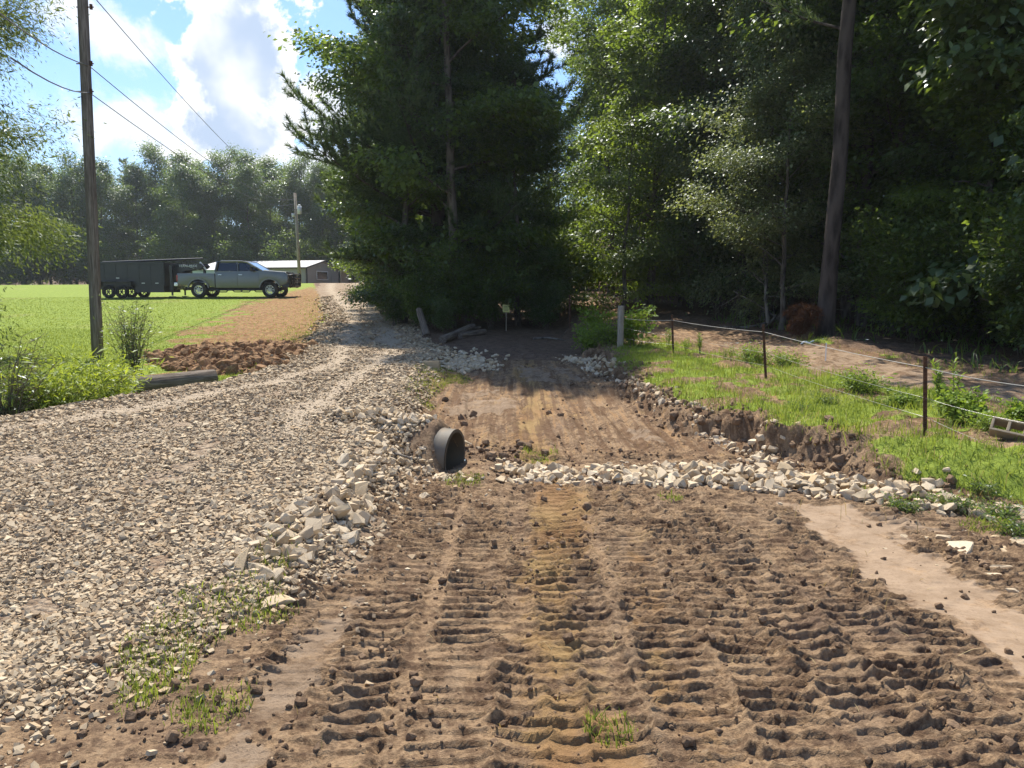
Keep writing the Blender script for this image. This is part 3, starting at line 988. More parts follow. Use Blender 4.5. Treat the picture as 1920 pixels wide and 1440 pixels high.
def build_clods():
    r = np.random.default_rng(12)
    n = 60000
    x, y = r.uniform(-2.6, 4.6, n), 1.5 + 6 * r.random(n) ** 1.3
    zo = zones(x, y)
    dirt = np.clip(1 - zo["road"] - zo["bank"], 0, 1)
    sand = sst(sd_poly(x, y, SAND), -.05, .05)
    for p in PALE[:2]:
        sand = np.maximum(sand, .8 * sst(sd_poly(x, y, p), -.05, .08))
    seam = np.zeros(n)
    for i, (cx, w) in enumerate(LANES):
        cxx = cx + 0.05 * np.sin(y * .55 + i * 1.7) + (cx > 1.2) * np.clip(4 - y, 0, 3) * 0.04
        seam = np.maximum(seam, np.exp(-((np.abs(x - cxx) - w / 2) / .05) ** 2))
    p_ = dirt * (1 - sand * .8) * (.05 + .25 * sst(fbm(x * 1.8, y * 1.8, 3, 88), .45, .65) + .45 * seam * fbm(x * 2, y * 2, 2, 5) + .35 * (x < -1.15) * (y < 4.5))
    ok = r.random(n) < p_ * .34
    x, y = x[ok], y[ok]
    s = np.clip(.0075 * r.lognormal(0, .55, len(x)), .003, .026)
    pos = [np.stack([x, y, height(x, y) + s * .3], 1)]
    sz = [s]
    # bank face, second dirt stretch, heap, ditch shoulder
    n = 26000
    x, y = r.uniform(-1.5, 3.6, n), r.uniform(5.2, 15, n)
    zo = zones(x, y)
    p_ = .55 * np.exp(-((zo["k"] + .05) / .25) ** 2) + .04 * (1 - zo["road"]) * (1 - zo["bank"]) * sst(fbm(x * 1.5, y, 3, 90), .48, .6) + .5 * np.exp(-((x + .1) ** 2 + (y - 7.3) ** 2) / .16)
    ok = r.random(n) < p_
    x, y = x[ok], y[ok]
    s = np.clip(.014 * r.lognormal(0, .6, len(x)), .006, .06)
    pos.append(np.stack([x, y, height(x, y) + s * .35], 1)); sz.append(s)
    pos, sz = np.concatenate(pos), np.concatenate(sz)
    free = ~bore(pos[:, 0], pos[:, 1], pos[:, 2])
    o = scatter_mesh("mud", CLOD, pos[free], sz[free], r, M["clod"], 3.1, True)
    tag(o, "loose dark clods of mud strewn over the tracked dirt", "mud", None, "stuff")
    hx = [p[0] for p in HEAP]; hy = [p[1] for p in HEAP]
    n = 5200
    x, y = r.uniform(min(hx) - .4, max(hx) + .4, n), r.uniform(min(hy) - .4, max(hy) + .4, n)
    d = sd_poly(x, y, HEAP)
    ok = (r.random(n) < sst(d, -.5, .2)) & (zones(x, y)["lawn"] > .3)
    x, y = x[ok], y[ok]
    s = np.clip(.045 * r.lognormal(0, .45, len(x)), .015, .13)
    m, q, out = new_mat("spoil")
    P = q.new("ShaderNodeTexCoord").outputs["Object"]
    nn = q.noise(P, 22, 5, .7)
    rnd = q.new("ShaderNodeNewGeometry").outputs["Random Per Island"]
    c = q.mix(rnd, (.16, .085, .042), (.31, .18, .095))
    pbr(q, out, q.mix(q.ss(nn, .4, .7), c, (.36, .23, .12)), .95, .2, normal=q.bump(nn, .9, .02))
    o = scatter_mesh("dirt", CLOD, np.stack([x, y, height(x, y) + s * .25], 1), s, r, m, 3.1)
    tag(o, "long heap of freshly dug reddish brown dirt on the lawn edge", "dirt pile", None, "stuff")


def blades(name, x, y, h, w, r, mat, lean=.5, z=None, curve=.35, yaw=None):
    """one mesh of bent grass blades, 5 points each"""
    n = len(x)
    z = height(x, y) - .004 if z is None else z
    a = r.uniform(0, 2 * np.pi, n) if yaw is None else yaw
    ln = np.abs(r.normal(0, lean, n))
    dx, dy = np.cos(a), np.sin(a)
    b = np.stack([x, y, z], 1)
    side = np.stack([-dy, dx, np.zeros(n)], 1)
    side2 = side * np.cos(.5) + np.stack([dx, dy, np.zeros(n)], 1) * np.sin(.5) * r.choice([-1, 1], n)[:, None]
    up = np.stack([dx * np.sin(ln), dy * np.sin(ln), np.cos(ln)], 1)
    l2 = ln + curve * r.uniform(.4, 1.8, n)
    up2 = np.stack([dx * np.sin(l2), dy * np.sin(l2), np.cos(l2)], 1)
    mid = b + up * (h * .55)[:, None]
    tip = mid + up2 * (h * .5)[:, None]
    W = w[:, None] / 2
    V = np.stack([b - side2 * W * .8, b + side2 * W * .8, mid - side2 * W, mid + side2 * W, tip], 1).reshape(-1, 3)
    i = (np.arange(n) * 5)[:, None]
    F = np.concatenate([i + np.array([[0, 1, 3]]), i + np.array([[0, 3, 2]]), i + np.array([[2, 3, 4]])])
    return link(name, mesh_np(name, V, F), None, mat)


def build_grass():
    r = np.random.default_rng(13)
    X, Y, H, W = [], [], [], []

    def put(x, y, h, w):
        X.append(x); Y.append(y); H.append(h); W.append(w)
    # bank
    n = 150000
    x, y = r.uniform(1.5, 8.5, n), 4.2 + 13 * r.random(n) ** 1.25
    ok = (x < y * .70 + .3)
    x, y = x[ok], y[ok]
    zo = zones(x, y)
    pat = sst(fbm(x * 1.7, y * 1.7, 4, 19), .40, .56)
    tall = sst(fbm(x * 2.3, y * 2.3, 3, 23), .5, .7)
    edge = np.exp(-((zo["k"] - .25) / .25) ** 2)
    p_ = zo["bank"] * sst(zo["k"], .0, .12) * (1 - zo["path"]) * (1 - zo["woods"]) * np.clip(.10 + .75 * pat + .5 * edge * (y < 9), 0, 1) * np.where(x > 4.1 - (y < 6) * .3, .75, 1)
    ok = r.random(len(x)) < p_ * .75
    t = tall[ok]
    x, y = x[ok], y[ok]
    put(x, y, (.035 + .05 * r.random(len(x)) + .06 * t) * r.lognormal(0, .25, len(x)), .0045 + .0035 * r.random(len(x)))
    # tufts in the dirt
    n = 420000
    x, y = r.uniform(-2.6, 4.2, n), 1.6 + 14 * r.random(n) ** 1.6
    g = grass_spots(x, y) + (fbm(x * 5, y * 5, 3, 9) - .5) * 1.0
    zo = zones(x, y)
    ok = r.random(n) < sst(g, -.05, .35) * .85 * (1 - zo["road"] * .35)
    x, y = x[ok], y[ok]
    put(x, y, (.018 + .035 * r.random(len(x))) * r.lognormal(0, .3, len(x)), .003 + .003 * r.random(len(x)))
    # lawn, thick close by and thinner far off
    for y0, y1, n, h, w in ((8, 14, 70000, .035, .006), (14, 22, 110000, .03, .010), (22, 42, 70000, .03, .02)):
        y = r.uniform(y0, y1, n)
        x = -r.uniform(.08, .70, n) * y
        zo = zones(x, y)
        edge = np.exp(-((zo["r"] + .5) / .5) ** 2)
        bare = sst(sd_poly(x, y, BARE) + zo["wob"] * 3, -1.2, .8)
        ok = r.random(n) < zo["lawn"] * (1 - .85 * bare) * (.55 + .45 * edge)
        x, y, e = x[ok], y[ok], edge[ok]
        put(x, y, h * (.5 + r.random(len(x))) * (1 + e * .7), w * (.6 + .8 * r.random(len(x))))
    x, y, h, w = (np.concatenate(q) for q in (X, Y, H, W))
    o = blades("grass", x, y, h, w, r, M["grass"], .45)
    tag(o, "green grass blades on the bank, the lawn and in tufts over the dirt", "grass", None, "stuff")
    # dry stems and straw
    n = 22000
    x, y = r.uniform(-1.4, 5.2, n), 1.8 + 11 * r.random(n)
    zo = zones(x, y)
    p_ = np.where(zo["bank"] > .5, .6 * sst(fbm(x * 1.1, y * 1.1, 3, 29), .46, .6), .05 + .6 * np.exp(-((x - .3) / .2) ** 2) * (np.abs(y - 4.6) < .5)) * (1 - zo["road"]) * (1 - zo["path"])
    ok = r.random(n) < p_
    x, y = x[ok], y[ok]
    o = blades("dry_grass", x, y, .05 + .12 * r.random(len(x)) * (x > 1.8), .003 + .002 * r.random(len(x)), r, M["straw"], 1.1)
    tag(o, "dry straw coloured grass stems lying among the green", "dry grass", None, "stuff")
    # weeds of the shaded verge
    n = 30000
    x, y = r.uniform(2, 16, n), 7 + 16 * r.random(n)
    zo = zones(x, y)
    p_ = zo["woods"] * (1 - zo["path"]) * sst(fbm(x * 1.3, y * 1.3, 3, 37), .46, .62) * .5 * sst(x - np.interp(y, [8, 14, 20], [7.6, 6.3, 5.2]), 0, .8)
    ok = r.random(n) < p_
    x, y = x[ok], y[ok]
    o = blades("undergrowth", x, y, .12 + .3 * r.random(len(x)) ** 2, .018 + .018 * r.random(len(x)), r, M["leaf_mid"], .8, curve=.6)
    tag(o, "low dark green undergrowth along the foot of the woods", "undergrowth", None, "stuff")


ROCK_ME = []


def build_rocks():
    r = np.random.default_rng(14)
    for i, (V, F) in enumerate(ROCKS):
        me = mesh_np("rock", V, F)
        me.materials.append(M["rock"])
        me.shade_smooth()
        me.set_sharp_from_angle(angle=R(30))
        ROCK_ME.append(me)
    cand = []            # x, y, size, region, lift

    def band(line, n, half, smin, smax, reg, lift=.0, power=2.2):
        L = [0]
        for (a, b), (c, d) in zip(line[:-1], line[1:]):
            L.append(L[-1] + math.hypot(c - a, d - b))
        for _ in range(n):
            t = r.uniform(0, L[-1])
            x = float(np.interp(t, L, [p[0] for p in line])); y = float(np.interp(t, L, [p[1] for p in line]))
            a = r.uniform(0, 2 * np.pi); q = half * math.sqrt(r.random())
            s = .70 * (smin + (smax - smin) * r.random() ** power)
            cand.append((x + q * math.cos(a), y + q * math.sin(a), s, reg, lift * (1 - q / half)))
    band([(-.2, 6.62), (.6, 6.55), (1.2, 6.45)], 175, .30, .045, .105, "band", .05)
    band([(1.2, 6.5), (1.9, 6.35), (2.6, 6.0), (3.1, 5.65)], 290, .42, .045, .115, "band", .08)
    band([(3.1, 5.55), (3.6, 5.2), (4.3, 4.9)], 110, .24, .045, .10, "band", .05)
    band([(1.3, 15.2), (1.45, 14.0), (1.6, 12.8)], 75, .28, .06, .13, "ditch", .03)
    band(FOOT[1:], 105, .13, .035, .09, "ditch", .02)
    band([(2.35, 7.6), (2.4, 6.9)], 40, .22, .04, .09, "ditch", .03)
    # shoulder of the gravel drive
    edge = plan([(500, 1085), (560, 1040), (620, 1000), (660, 955), (680, 915)], .06)
    band(edge, 120, .20, .045, .105, "shoulder", .05)
    band(plan([(420, 1120), (490, 1100), (520, 1060)], .04), 22, .22, .04, .085, "shoulder", .02)
    edge2 = plan([(690, 910), (720, 880), (745, 850)], .12)
    band(edge2, 45, .22, .04, .085, "shoulder", .04)
    # around the pipe mouth
    band([(-1.55, 7.35), (-1.15, 7.28), (-.92, 7.5), (-.6, 7.6)], 105, .24, .05, .10, "pipe", .06)
    band([(-1.05, 7.14), (-.80, 7.05)], 46, .17, .045, .085, "pipe", .02)
    band([(-1.35, 6.85), (-1.1, 6.68), (-.95, 6.55)], 40, .16, .05, .10, "pipe", .04)
    band([(-.95, 6.72), (-.72, 6.60), (-.5, 6.50)], 26, .10, .04, .075, "pipe", .0)
    band([(-.25, 7.12), (-.08, 6.95)], 26, .18, .04, .09, "pipe", .02)
    # pale rocks half sunk in mud by the sand strip
    for px, py, s in ((1800, 1045, .15), (1855, 1060, .14), (1770, 1015, .08), (1745, 1035, .06), (1890, 1035, .13), (1850, 1080, .09), (1910, 1025, .12), (1735, 1012, .07), (1870, 1010, .07),
                      (1700, 1010, .06), (1760, 1060, .05), (1900, 1110, .08), (1820, 1005, .08), (1665, 1030, .04)):
        x, y = at(px, py, 0)
        cand.append((x, y, s * .75, "sunk", -.25 * s))
    # a few singles
    x, y = at(512, 1132, .05); cand.append((x, y, .085, "flat", .0))
    x, y = at(795, 932, 0); cand.append((x, y, .055, "lone", .02))
    x, y = at(808, 686, .15); cand.append((x, y, .17, "white", .03))
    x, y = at(135, 1100, .1); cand.append((x, y, .04, "gravelbig", .0))
    x, y = at(455, 762, .3); cand.append((x, y, .06, "gravelbig", .0))
    cand = [c for c in cand if not (-.74 < c[0] < -.22 and 6.62 < c[1] < 7.40 and c[3] != "pipe") and math.hypot(c[0] + .42, c[1] - 6.9) > .36]
    # loose relaxation so that stones do not pile into one another
    P = np.array([(c[0], c[1]) for c in cand]); S = np.array([c[2] for c in cand])
    for _ in range(14):
        d = P[:, None] - P[None]
        L = np.sqrt((d ** 2).sum(-1)) + 1e-6
        need = (S[:, None] + S[None]) * .62
        push = np.clip(need - L, 0, None) * (L < need)
        np.fill_diagonal(push, 0)
        P = P + (d / L[..., None] * push[..., None]).sum(1) * .22
    fixed = {i for i, c in enumerate(cand) if c[3] in ("sunk", "flat", "lone", "white", "gravelbig")}
    for i in fixed:
        P[i] = cand[i][:2]
    Z = height(P[:, 0], P[:, 1])
    show = S / np.hypot(P[:, 0], P[:, 1])
    vis = np.abs(P[:, 0]) < P[:, 1] * .68 + .1
    order = np.argsort(-(show * vis + 10 * np.array([i in fixed for i in range(len(cand))])))
    LAB = {"band": ("pale angular rock in the rough stone band crossing the muddy track", "riprap rocks crossing the muddy track"),
           "ditch": ("pale rock in the narrow stone line at the foot of the cut bank", "rocks along the foot of the cut bank"),
           "shoulder": ("tan angular rock on the steep shoulder of the gravel driveway", "rocks on the shoulder of the gravel driveway"),
           "pipe": ("tan rock packed around the mouth of the drain pipe", "rocks packed around the drain pipe"),
           "sunk": ("whitish weathered rock half sunk in dark mud beside the sand strip", "whitish rocks sunk in mud by the sand strip"),
           "flat": ("flat yellowish rock lying on the muddy grass at the gravel's lower edge", None),
           "lone": ("single pale rock lying on the tracked mud short of the rock band", None),
           "white": ("round whitish boulder on the gravel edge beside the green tuft", None),
           "gravelbig": ("oversized pale stone lying among the finer driveway gravel", "oversized stones in the driveway gravel")}
    rest_p, rest_s, n = [], [], 0
    for i in order:
        x, y, s, reg, lift = P[i, 0], P[i, 1], cand[i][2], cand[i][3], cand[i][4]
        sink = .08 if reg != "sunk" else .25
        z = Z[i] + lift + s * sink * (1 if reg != "sunk" else .2)
        if n < 298:
            o = bpy.data.objects.new("rock", ROCK_ME[int(r.integers(0, len(ROCK_ME)))])
            o.location = (x, y, z)
            o.scale = (s * r.uniform(.9, 1.2), s * r.uniform(.85, 1.15), s * r.uniform(.8, 1.15))
            t = .25 if reg in ("sunk", "flat", "white") else .75
            o.rotation_euler = (r.uniform(-t, t), r.uniform(-t, t), r.uniform(0, 6.28))
            if reg == "flat":
                o.scale = (.11, .075, .035)
            if reg == "sunk":
                o.scale = (s * 1.2, s * 1.0, s * .6)
            COL.objects.link(o)
            tag(o, LAB[reg][0], "rock", LAB[reg][1])
            n += 1
        else:
            rest_p.append((x, y, z)); rest_s.append(s)
    # chips between the rocks
    for _ in range(900):
        i = int(r.integers(0, len(P)))
        if cand[i][3] in ("band", "pipe", "shoulder", "ditch"):
            x, y = P[i] + r.normal(0, .1, 2)
            if bore(np.array(x), np.array(y), np.array(gz(x, y))) or math.hypot(x + .42, y - 6.92) < .22:
                continue
            s = r.uniform(.015, .035)
            rest_p.append((x, y, gz(x, y) + s * .3)); rest_s.append(s)
    # small grey stone patch in the shade
    for _ in range(420):
        px, py = r.normal(868, 28), r.normal(682, 9)
        x, y = at(px, py, 0)
        rest_p.append((x, y, gz(x, y) + .02)); rest_s.append(r.uniform(.03, .06))
    o = scatter_mesh("rubble", [(V, F) for V, F in ROCKS], np.array(rest_p), np.array(rest_s), r, M["rock"], 1.2)
    tag(o, "smaller broken stones filling the gaps between the larger rocks", "rubble", None, "stuff")


build_gravel()
build_clods()
build_grass()
build_rocks()
# ------------------------------------------------------------------ trees and plants
UP = np.array([0, 0, 1.0])


def unit(v):
    return v / np.maximum(np.linalg.norm(v, axis=-1, keepdims=True), 1e-9)


def leaf_quads(base, axis, nrm, L, W):
    axis = unit(axis)
    side = unit(np.cross(nrm, axis))
    n2 = np.cross(axis, side)
    L, W = L[:, None], W[:, None]
    V = np.stack([base, base + axis * L * .48 + side * W * .5 + n2 * W * .12, base + axis * L - n2 * L * .06, base + axis * L * .48 - side * W * .5 + n2 * W * .12], 1)
    return V.reshape(-1, 3)


def quad_faces(n):
    return np.arange(n * 4).reshape(n, 4)


class Tubes:
    def __init__(s):
        s.V, s.F, s.o = [], [], 0

    def add(s, P, rad, n=6):
        P = np.asarray(P, float)
        k = len(P)
        T = unit(np.gradient(P, axis=0))
        ref = np.array([0.31, .17, .93]) if abs(T[0][2]) < .9 else np.array([1.0, .2, 0])
        U = unit(np.cross(T, ref)); Wd = np.cross(T, U)
        a = np.arange(n) * 2 * np.pi / n
        V = P[:, None] + (U[:, None] * np.cos(a)[None, :, None] + Wd[:, None] * np.sin(a)[None, :, None]) * np.asarray(rad)[:, None, None]
        i = np.arange(k * n).reshape(k, n)
        F = np.stack([i[:-1], np.roll(i[:-1], -1, 1), np.roll(i[1:], -1, 1), i[1:]], -1).reshape(-1, 4)
        s.V.append(V.reshape(-1, 3)); s.F.append(F + s.o); s.o += k * n

    def mesh(s, name, mat):
        me = mesh_np(name, np.concatenate(s.V), np.concatenate(s.F))
        me.materials.append(mat)
        me.shade_smooth()
        return me


def curve_pts(p0, d0, L, n, r, bend, wob):
    """a wandering branch line"""
    P, d = [np.array(p0, float)], unit(np.array(d0, float))
    for _ in range(n):
        d = unit(d + np.array(bend) / n + r.normal(0, wob, 3))
        P.append(P[-1] + d * L / n)
    return np.array(P)


def hardwood(seed, H=15, Rc=3.4, h0=.10, leaf=.115, n_prim=25, n_leaf=42000, leaf_m="leaf_mid", tr=.17, profile="oval", droop=.0, open_=.0, lean=(0, 0), wl=.62, spray=.33, zf=.42):
    r = np.random.default_rng(seed)
    T = Tubes()
    k = 12
    tz = np.linspace(0, H * .96, k)
    w = np.cumsum(r.normal(0, .10, (k, 2)), 0) * H / 16
    tp = np.stack([w[:, 0] - w[0, 0] + lean[0] * tz, w[:, 1] - w[0, 1] + lean[1] * tz, tz], 1)
    T.add(tp, tr * (1 - np.linspace(0, .93, k)) * np.where(tz < .5, 1.25, 1), 9)
    anchors, dirs = [], []
    for i in range(n_prim):
        f = h0 + (1 - h0) * ((i + r.uniform(0, .8)) / n_prim) ** .9
        f = min(f, .985)
        if profile == "oval":
            pr = math.sin(math.pi * min(1, (f - h0) / (1 - h0) * .86 + .14)) ** .7
        elif profile == "cone":
            pr = (1 - (f - h0) / (1 - h0)) ** .75 * .95 + .12
        else:
            pr = .55 + .45 * math.sin(math.pi * (f - h0) / (1 - h0))
        L = Rc * pr * r.uniform(.68, 1.15)
        az = i * 2.39996 + r.normal(0, .45)
        up = .25 + .75 * f + r.normal(0, .12)
        p0 = np.array([np.interp(f * H * .96, tz, tp[:, j]) for j in range(3)])
        P = curve_pts(p0, (math.cos(az), math.sin(az), up), L, 6, r, (0, 0, -.25 - droop * 1.2), .11)
        r0 = tr * .36 * (1 - f * .75) * min(1, L / 2)
        T.add(P, np.linspace(max(r0, .014), .006, 7), 5)
        ns = max(4, int(L * 3.2))
        for j in range(ns):
            g = .22 + .78 * (j + r.random()) / ns
            q = np.array([np.interp(g * 6, np.arange(7), P[:, c]) for c in range(3)])
            d = unit(P[min(6, int(g * 6) + 1)] - P[int(g * 6) if g < 1 else 5])
            sd = unit(np.array([-d[1], d[0], r.normal(0, .45)])) * (1 if j % 2 else -1)
            l2 = L * .42 * (1.15 - g * .65) * r.uniform(.6, 1.25)
            Q = curve_pts(q, d * .55 + sd, l2, 4, r, (0, 0, -.3 - droop), .16)
            T.add(Q, np.linspace(.011, .004, 5), 3)
            for c in (1, 2, 3, 4):
                anchors.append(Q[c]); dirs.append(unit(Q[c] - Q[c - 1]))
    A, D = np.array(anchors), np.array(dirs)
    A = np.concatenate([A, tp[-3:]]); D = np.concatenate([D, np.tile(UP, (3, 1))])
    wgt = r.gamma(1.4 if not open_ else .6, 1, len(A)); wgt /= wgt.sum()
    pick = r.choice(len(A), n_leaf, p=wgt)
    off = r.normal(0, 1, (n_leaf, 3)) * np.array([spray, spray, spray * zf])
    pos = A[pick] + off
    out = unit(pos - np.stack([tp[:, 0].mean() + 0 * pos[:, 0], tp[:, 1].mean() + 0 * pos[:, 0], pos[:, 2] - .3], 1))
    axis = unit(D[pick] * .6 + out * .5 + r.normal(0, .55, (n_leaf, 3)) + np.array([0, 0, -.35 - droop]))
    nrm = unit(np.array([0, 0, 1.0]) + out * .35 + r.normal(0, .48, (n_leaf, 3)))
    Lf = leaf * r.lognormal(0, .25, n_leaf)
    keep = pos[:, 2] > .15
    pos, axis, nrm, Lf = pos[keep], axis[keep], nrm[keep], Lf[keep]
    V = leaf_quads(pos, axis, nrm, Lf, Lf * wl)
    me = mesh_np("crown", V, quad_faces(len(pos)))
    me.materials.append(M[leaf_m])
    return T.mesh("trunk", M["bark"]), me


def needles(anch, dirs, r, per=26, L=.17, w=.006, spread=.9):
    n = len(anch) * per
    b = np.repeat(anch, per, 0)
    d = np.repeat(dirs, per, 0)
    ax = unit(d * .75 + r.normal(0, spread * .55, (n, 3)) + np.array([0, 0, .18]))
    t = r.uniform(-.10, .06, n)[:, None]
    b = b + d * t
    l = (L * r.uniform(.7, 1.15, n))[:, None]
    side = unit(np.cross(ax, r.normal(0, 1, (n, 3)))) * w
    V = np.stack([b - side, b + side, b + ax * l], 1).reshape(-1, 3)
    return V, np.arange(n * 3).reshape(n, 3)


def pine(seed, H=20, Rc=5.0, h0=.10, tr=.24, n_whorl=26, per=24, nl=.20, nw=.008, top=1.0, keep=None, bark="bark_pine"):
    r = np.random.default_rng(seed)
    T = Tubes()
    k = 14
    tz = np.linspace(0, H, k)
    w = np.cumsum(r.normal(0, .06, (k, 2)), 0)
    tp = np.stack([w[:, 0] - w[0, 0], w[:, 1] - w[0, 1], tz], 1)
    T.add(tp, tr * (1 - np.linspace(0, .92, k) ** 1.15) * np.where(tz < .4, 1.2, 1), 10)
    an, di = [], []
    for i in range(n_whorl):
        f = h0 + (top - h0) * (i + .5 * r.random()) / n_whorl
        for b in range(r.integers(3, 6)):
            az = r.uniform(0, 2 * np.pi)
            if keep and not keep(f, az, r):
                continue
            pr = (1 - (f - h0) / (1.02 - h0)) ** .65 * (.75 + .25 * min(1, (f - h0) * 6 + .3))
            L = Rc * pr * r.uniform(.6, 1.12) + .3
            p0 = np.array([np.interp(f * H, tz, tp[:, j]) for j in range(3)])
            P = curve_pts(p0, (math.cos(az), math.sin(az), .05 + .7 * f), L, 7, r, (0, 0, .42), .07)
            T.add(P, np.linspace(max(.05 * tr / .24 * (1.2 - f), .014), .007, 8), 5)
            ns = max(3, int(L * 4.6))
            for j in range(ns):
                g = .18 + .82 * (j + r.random()) / ns
                q = np.array([np.interp(g * 7, np.arange(8), P[:, c]) for c in range(3)])
                d = unit(P[min(7, int(g * 7) + 1)] - P[min(6, int(g * 7))])
                sd = unit(np.array([-d[1], d[0], r.normal(0, .3)])) * (1 if j % 2 else -1)
                l2 = L * .34 * (1.15 - g * .7) * r.uniform(.6, 1.3) + .15
                Q = curve_pts(q, d * .8 + sd * .9, l2, 3, r, (0, 0, .5), .12)
                T.add(Q, np.linspace(.010, .005, 4), 3)
                m = max(2, int(l2 * 5))
                for c in np.linspace(.35, 3, m):
                    an.append([np.interp(c, np.arange(4), Q[:, e]) for e in range(3)])
                    di.append(unit(Q[min(3, int(c) + 1)] - Q[min(2, int(c))]))
            an.append(P[-1]); di.append(unit(P[-1] - P[-2]))
    V, F = needles(np.array(an), np.array(di), r, per, nl, nw)
    me = mesh_np("crown", V, F)
    me.materials.append(M["needle"])
    return T.mesh("trunk", M[bark]), me


def shrub(seed, H=2.0, Rc=1.1, stems=14, n_leaf=5200, leaf=.085, leaf_m="leaf_mid", wl=.6, up=1.3, spray=.16, twig="twig", sr=.010):
    r = np.random.default_rng(seed)
    T = Tubes()
    A, D = [], []
    for i in range(stems):
        az = r.uniform(0, 6.28)
        t = r.uniform(.15, 1.0)
        P = curve_pts((r.normal(0, .06), r.normal(0, .06), 0), (math.cos(az) * t * Rc / H * 1.4, math.sin(az) * t * Rc / H * 1.4, up), H * r.uniform(.65, 1.05), 7, r, (math.cos(az) * .2, math.sin(az) * .2, -.12), .09)
        T.add(P, np.linspace(sr, sr * .3, 8), 4)
        for j in range(2, 8):
            A.append(P[j]); D.append(unit(P[j] - P[j - 1]))
            for _ in range(2):
                a2 = r.uniform(0, 6.28)
                Q = curve_pts(P[j], (math.cos(a2), math.sin(a2), .6), Rc * r.uniform(.2, .45), 3, r, (0, 0, -.2), .12)
                T.add(Q, np.linspace(sr * .4, sr * .2, 4), 3)
                for c in (1, 2, 3):
                    A.append(Q[c]); D.append(unit(Q[c] - Q[c - 1]))
    A, D = np.array(A), np.array(D)
    pick = r.integers(0, len(A), n_leaf)
    pos = A[pick] + r.normal(0, spray, (n_leaf, 3)) * np.array([1, 1, .7])
    keep = pos[:, 2] > .02
    pos, pick = pos[keep], pick[keep]
    n = len(pos)
    out = unit(pos * np.array([1, 1, .2]) + 1e-4)
    axis = unit(D[pick] * .5 + out * .6 + r.normal(0, .6, (n, 3)) + np.array([0, 0, -.2]))
    nrm = unit(UP + out * .4 + r.normal(0, .5, (n, 3)))
    Lf = leaf * r.lognormal(0, .3, n)
    me = mesh_np("foliage", leaf_quads(pos, axis, nrm, Lf, Lf * wl), quad_faces(n))
    me.materials.append(M[leaf_m])
    return T.mesh("stem", M[twig]), me


PROTO = {
    "oak": hardwood(1, 16, 3.6, .06, n_leaf=42000, leaf=.13, open_=1),
    "maple": hardwood(2, 14, 3.7, .07, n_leaf=36000, open_=1, leaf_m="leaf_bright", profile="cone", droop=.15, leaf=.125),
    "tall": hardwood(3, 19, 3.6, .22, n_leaf=38000, leaf_m="leaf_mid", leaf=.125, open_=1),
    "dark": hardwood(4, 15, 3.6, .05, n_leaf=44000, leaf_m="leaf_dark", leaf=.13, profile="full", open_=1),
    "silver": hardwood(5, 9, 2.7, .10, n_leaf=40000, open_=1, leaf_m="leaf_silver", leaf=.08, tr=.10, droop=.1, spray=.27, zf=.7),
    "broad": hardwood(6, 12, 3.2, .04, n_leaf=26000, leaf_m="leaf_dark", leaf=.19, wl=.72, profile="full", droop=.2),
    "low": hardwood(9, 8, 3.1, .05, n_leaf=26000, open_=1, leaf_m="leaf_bright", leaf=.09, tr=.09, droop=.2, spray=.26),
    "far": hardwood(7, 18, 4.2, .12, n_leaf=30000, leaf_m="leaf_dark", leaf=.20, spray=.5, zf=.9),
    "fardark": hardwood(8, 17, 3.8, .06, n_leaf=30000, leaf_m="leaf_dark", leaf=.20, spray=.5, profile="full", zf=.9),
    "pine": pine(21, 21, 4.6, .07, n_whorl=34, per=34, nl=.23, nw=.012),
    "farpine": pine(22, 20, 3.4, .35, n_whorl=15, per=22, nl=.36, nw=.02),
    "shrub": shrub(31, 2.2, 1.2, leaf_m="leaf_dark", n_leaf=5200),
    "thicket": shrub(32, 3.2, 1.5, 18, n_leaf=7600, leaf=.10, leaf_m="leaf_mid"),
}
NAMES = {"oak": "oak_tree", "maple": "maple_tree", "tall": "tall_tree", "dark": "broadleaf_tree", "silver": "silver_leaved_tree", "broad": "broadleaf_tree", "low": "young_tree", "far": "distant_tree",
         "fardark": "distant_tree", "pine": "pine_tree", "farpine": "pine_tree", "shrub": "understory_shrub", "thicket": "understory_shrub"}


def plant(kind, x, y, label, scale=1.0, rz=None, group=None, cat="tree", zs=1.0, tilt=(0, 0), name=None, z=None):
    tm, cm = PROTO[kind] if isinstance(kind, str) else kind
    rz = random.uniform(0, 6.28) if rz is None else rz
    o = empty(name or NAMES[kind], (x, y, (float(height(np.array([x]), np.array([y]), micro=False)[0]) if z is None else z) - .04), rz)
    o.rotation_euler = (tilt[0], tilt[1], rz)
    o.scale = (scale, scale, scale * zs)
    link(tm.name.split(".")[0], tm, o)
    link(cm.name.split(".")[0], cm, o)
    return tag(o, label, cat, group)


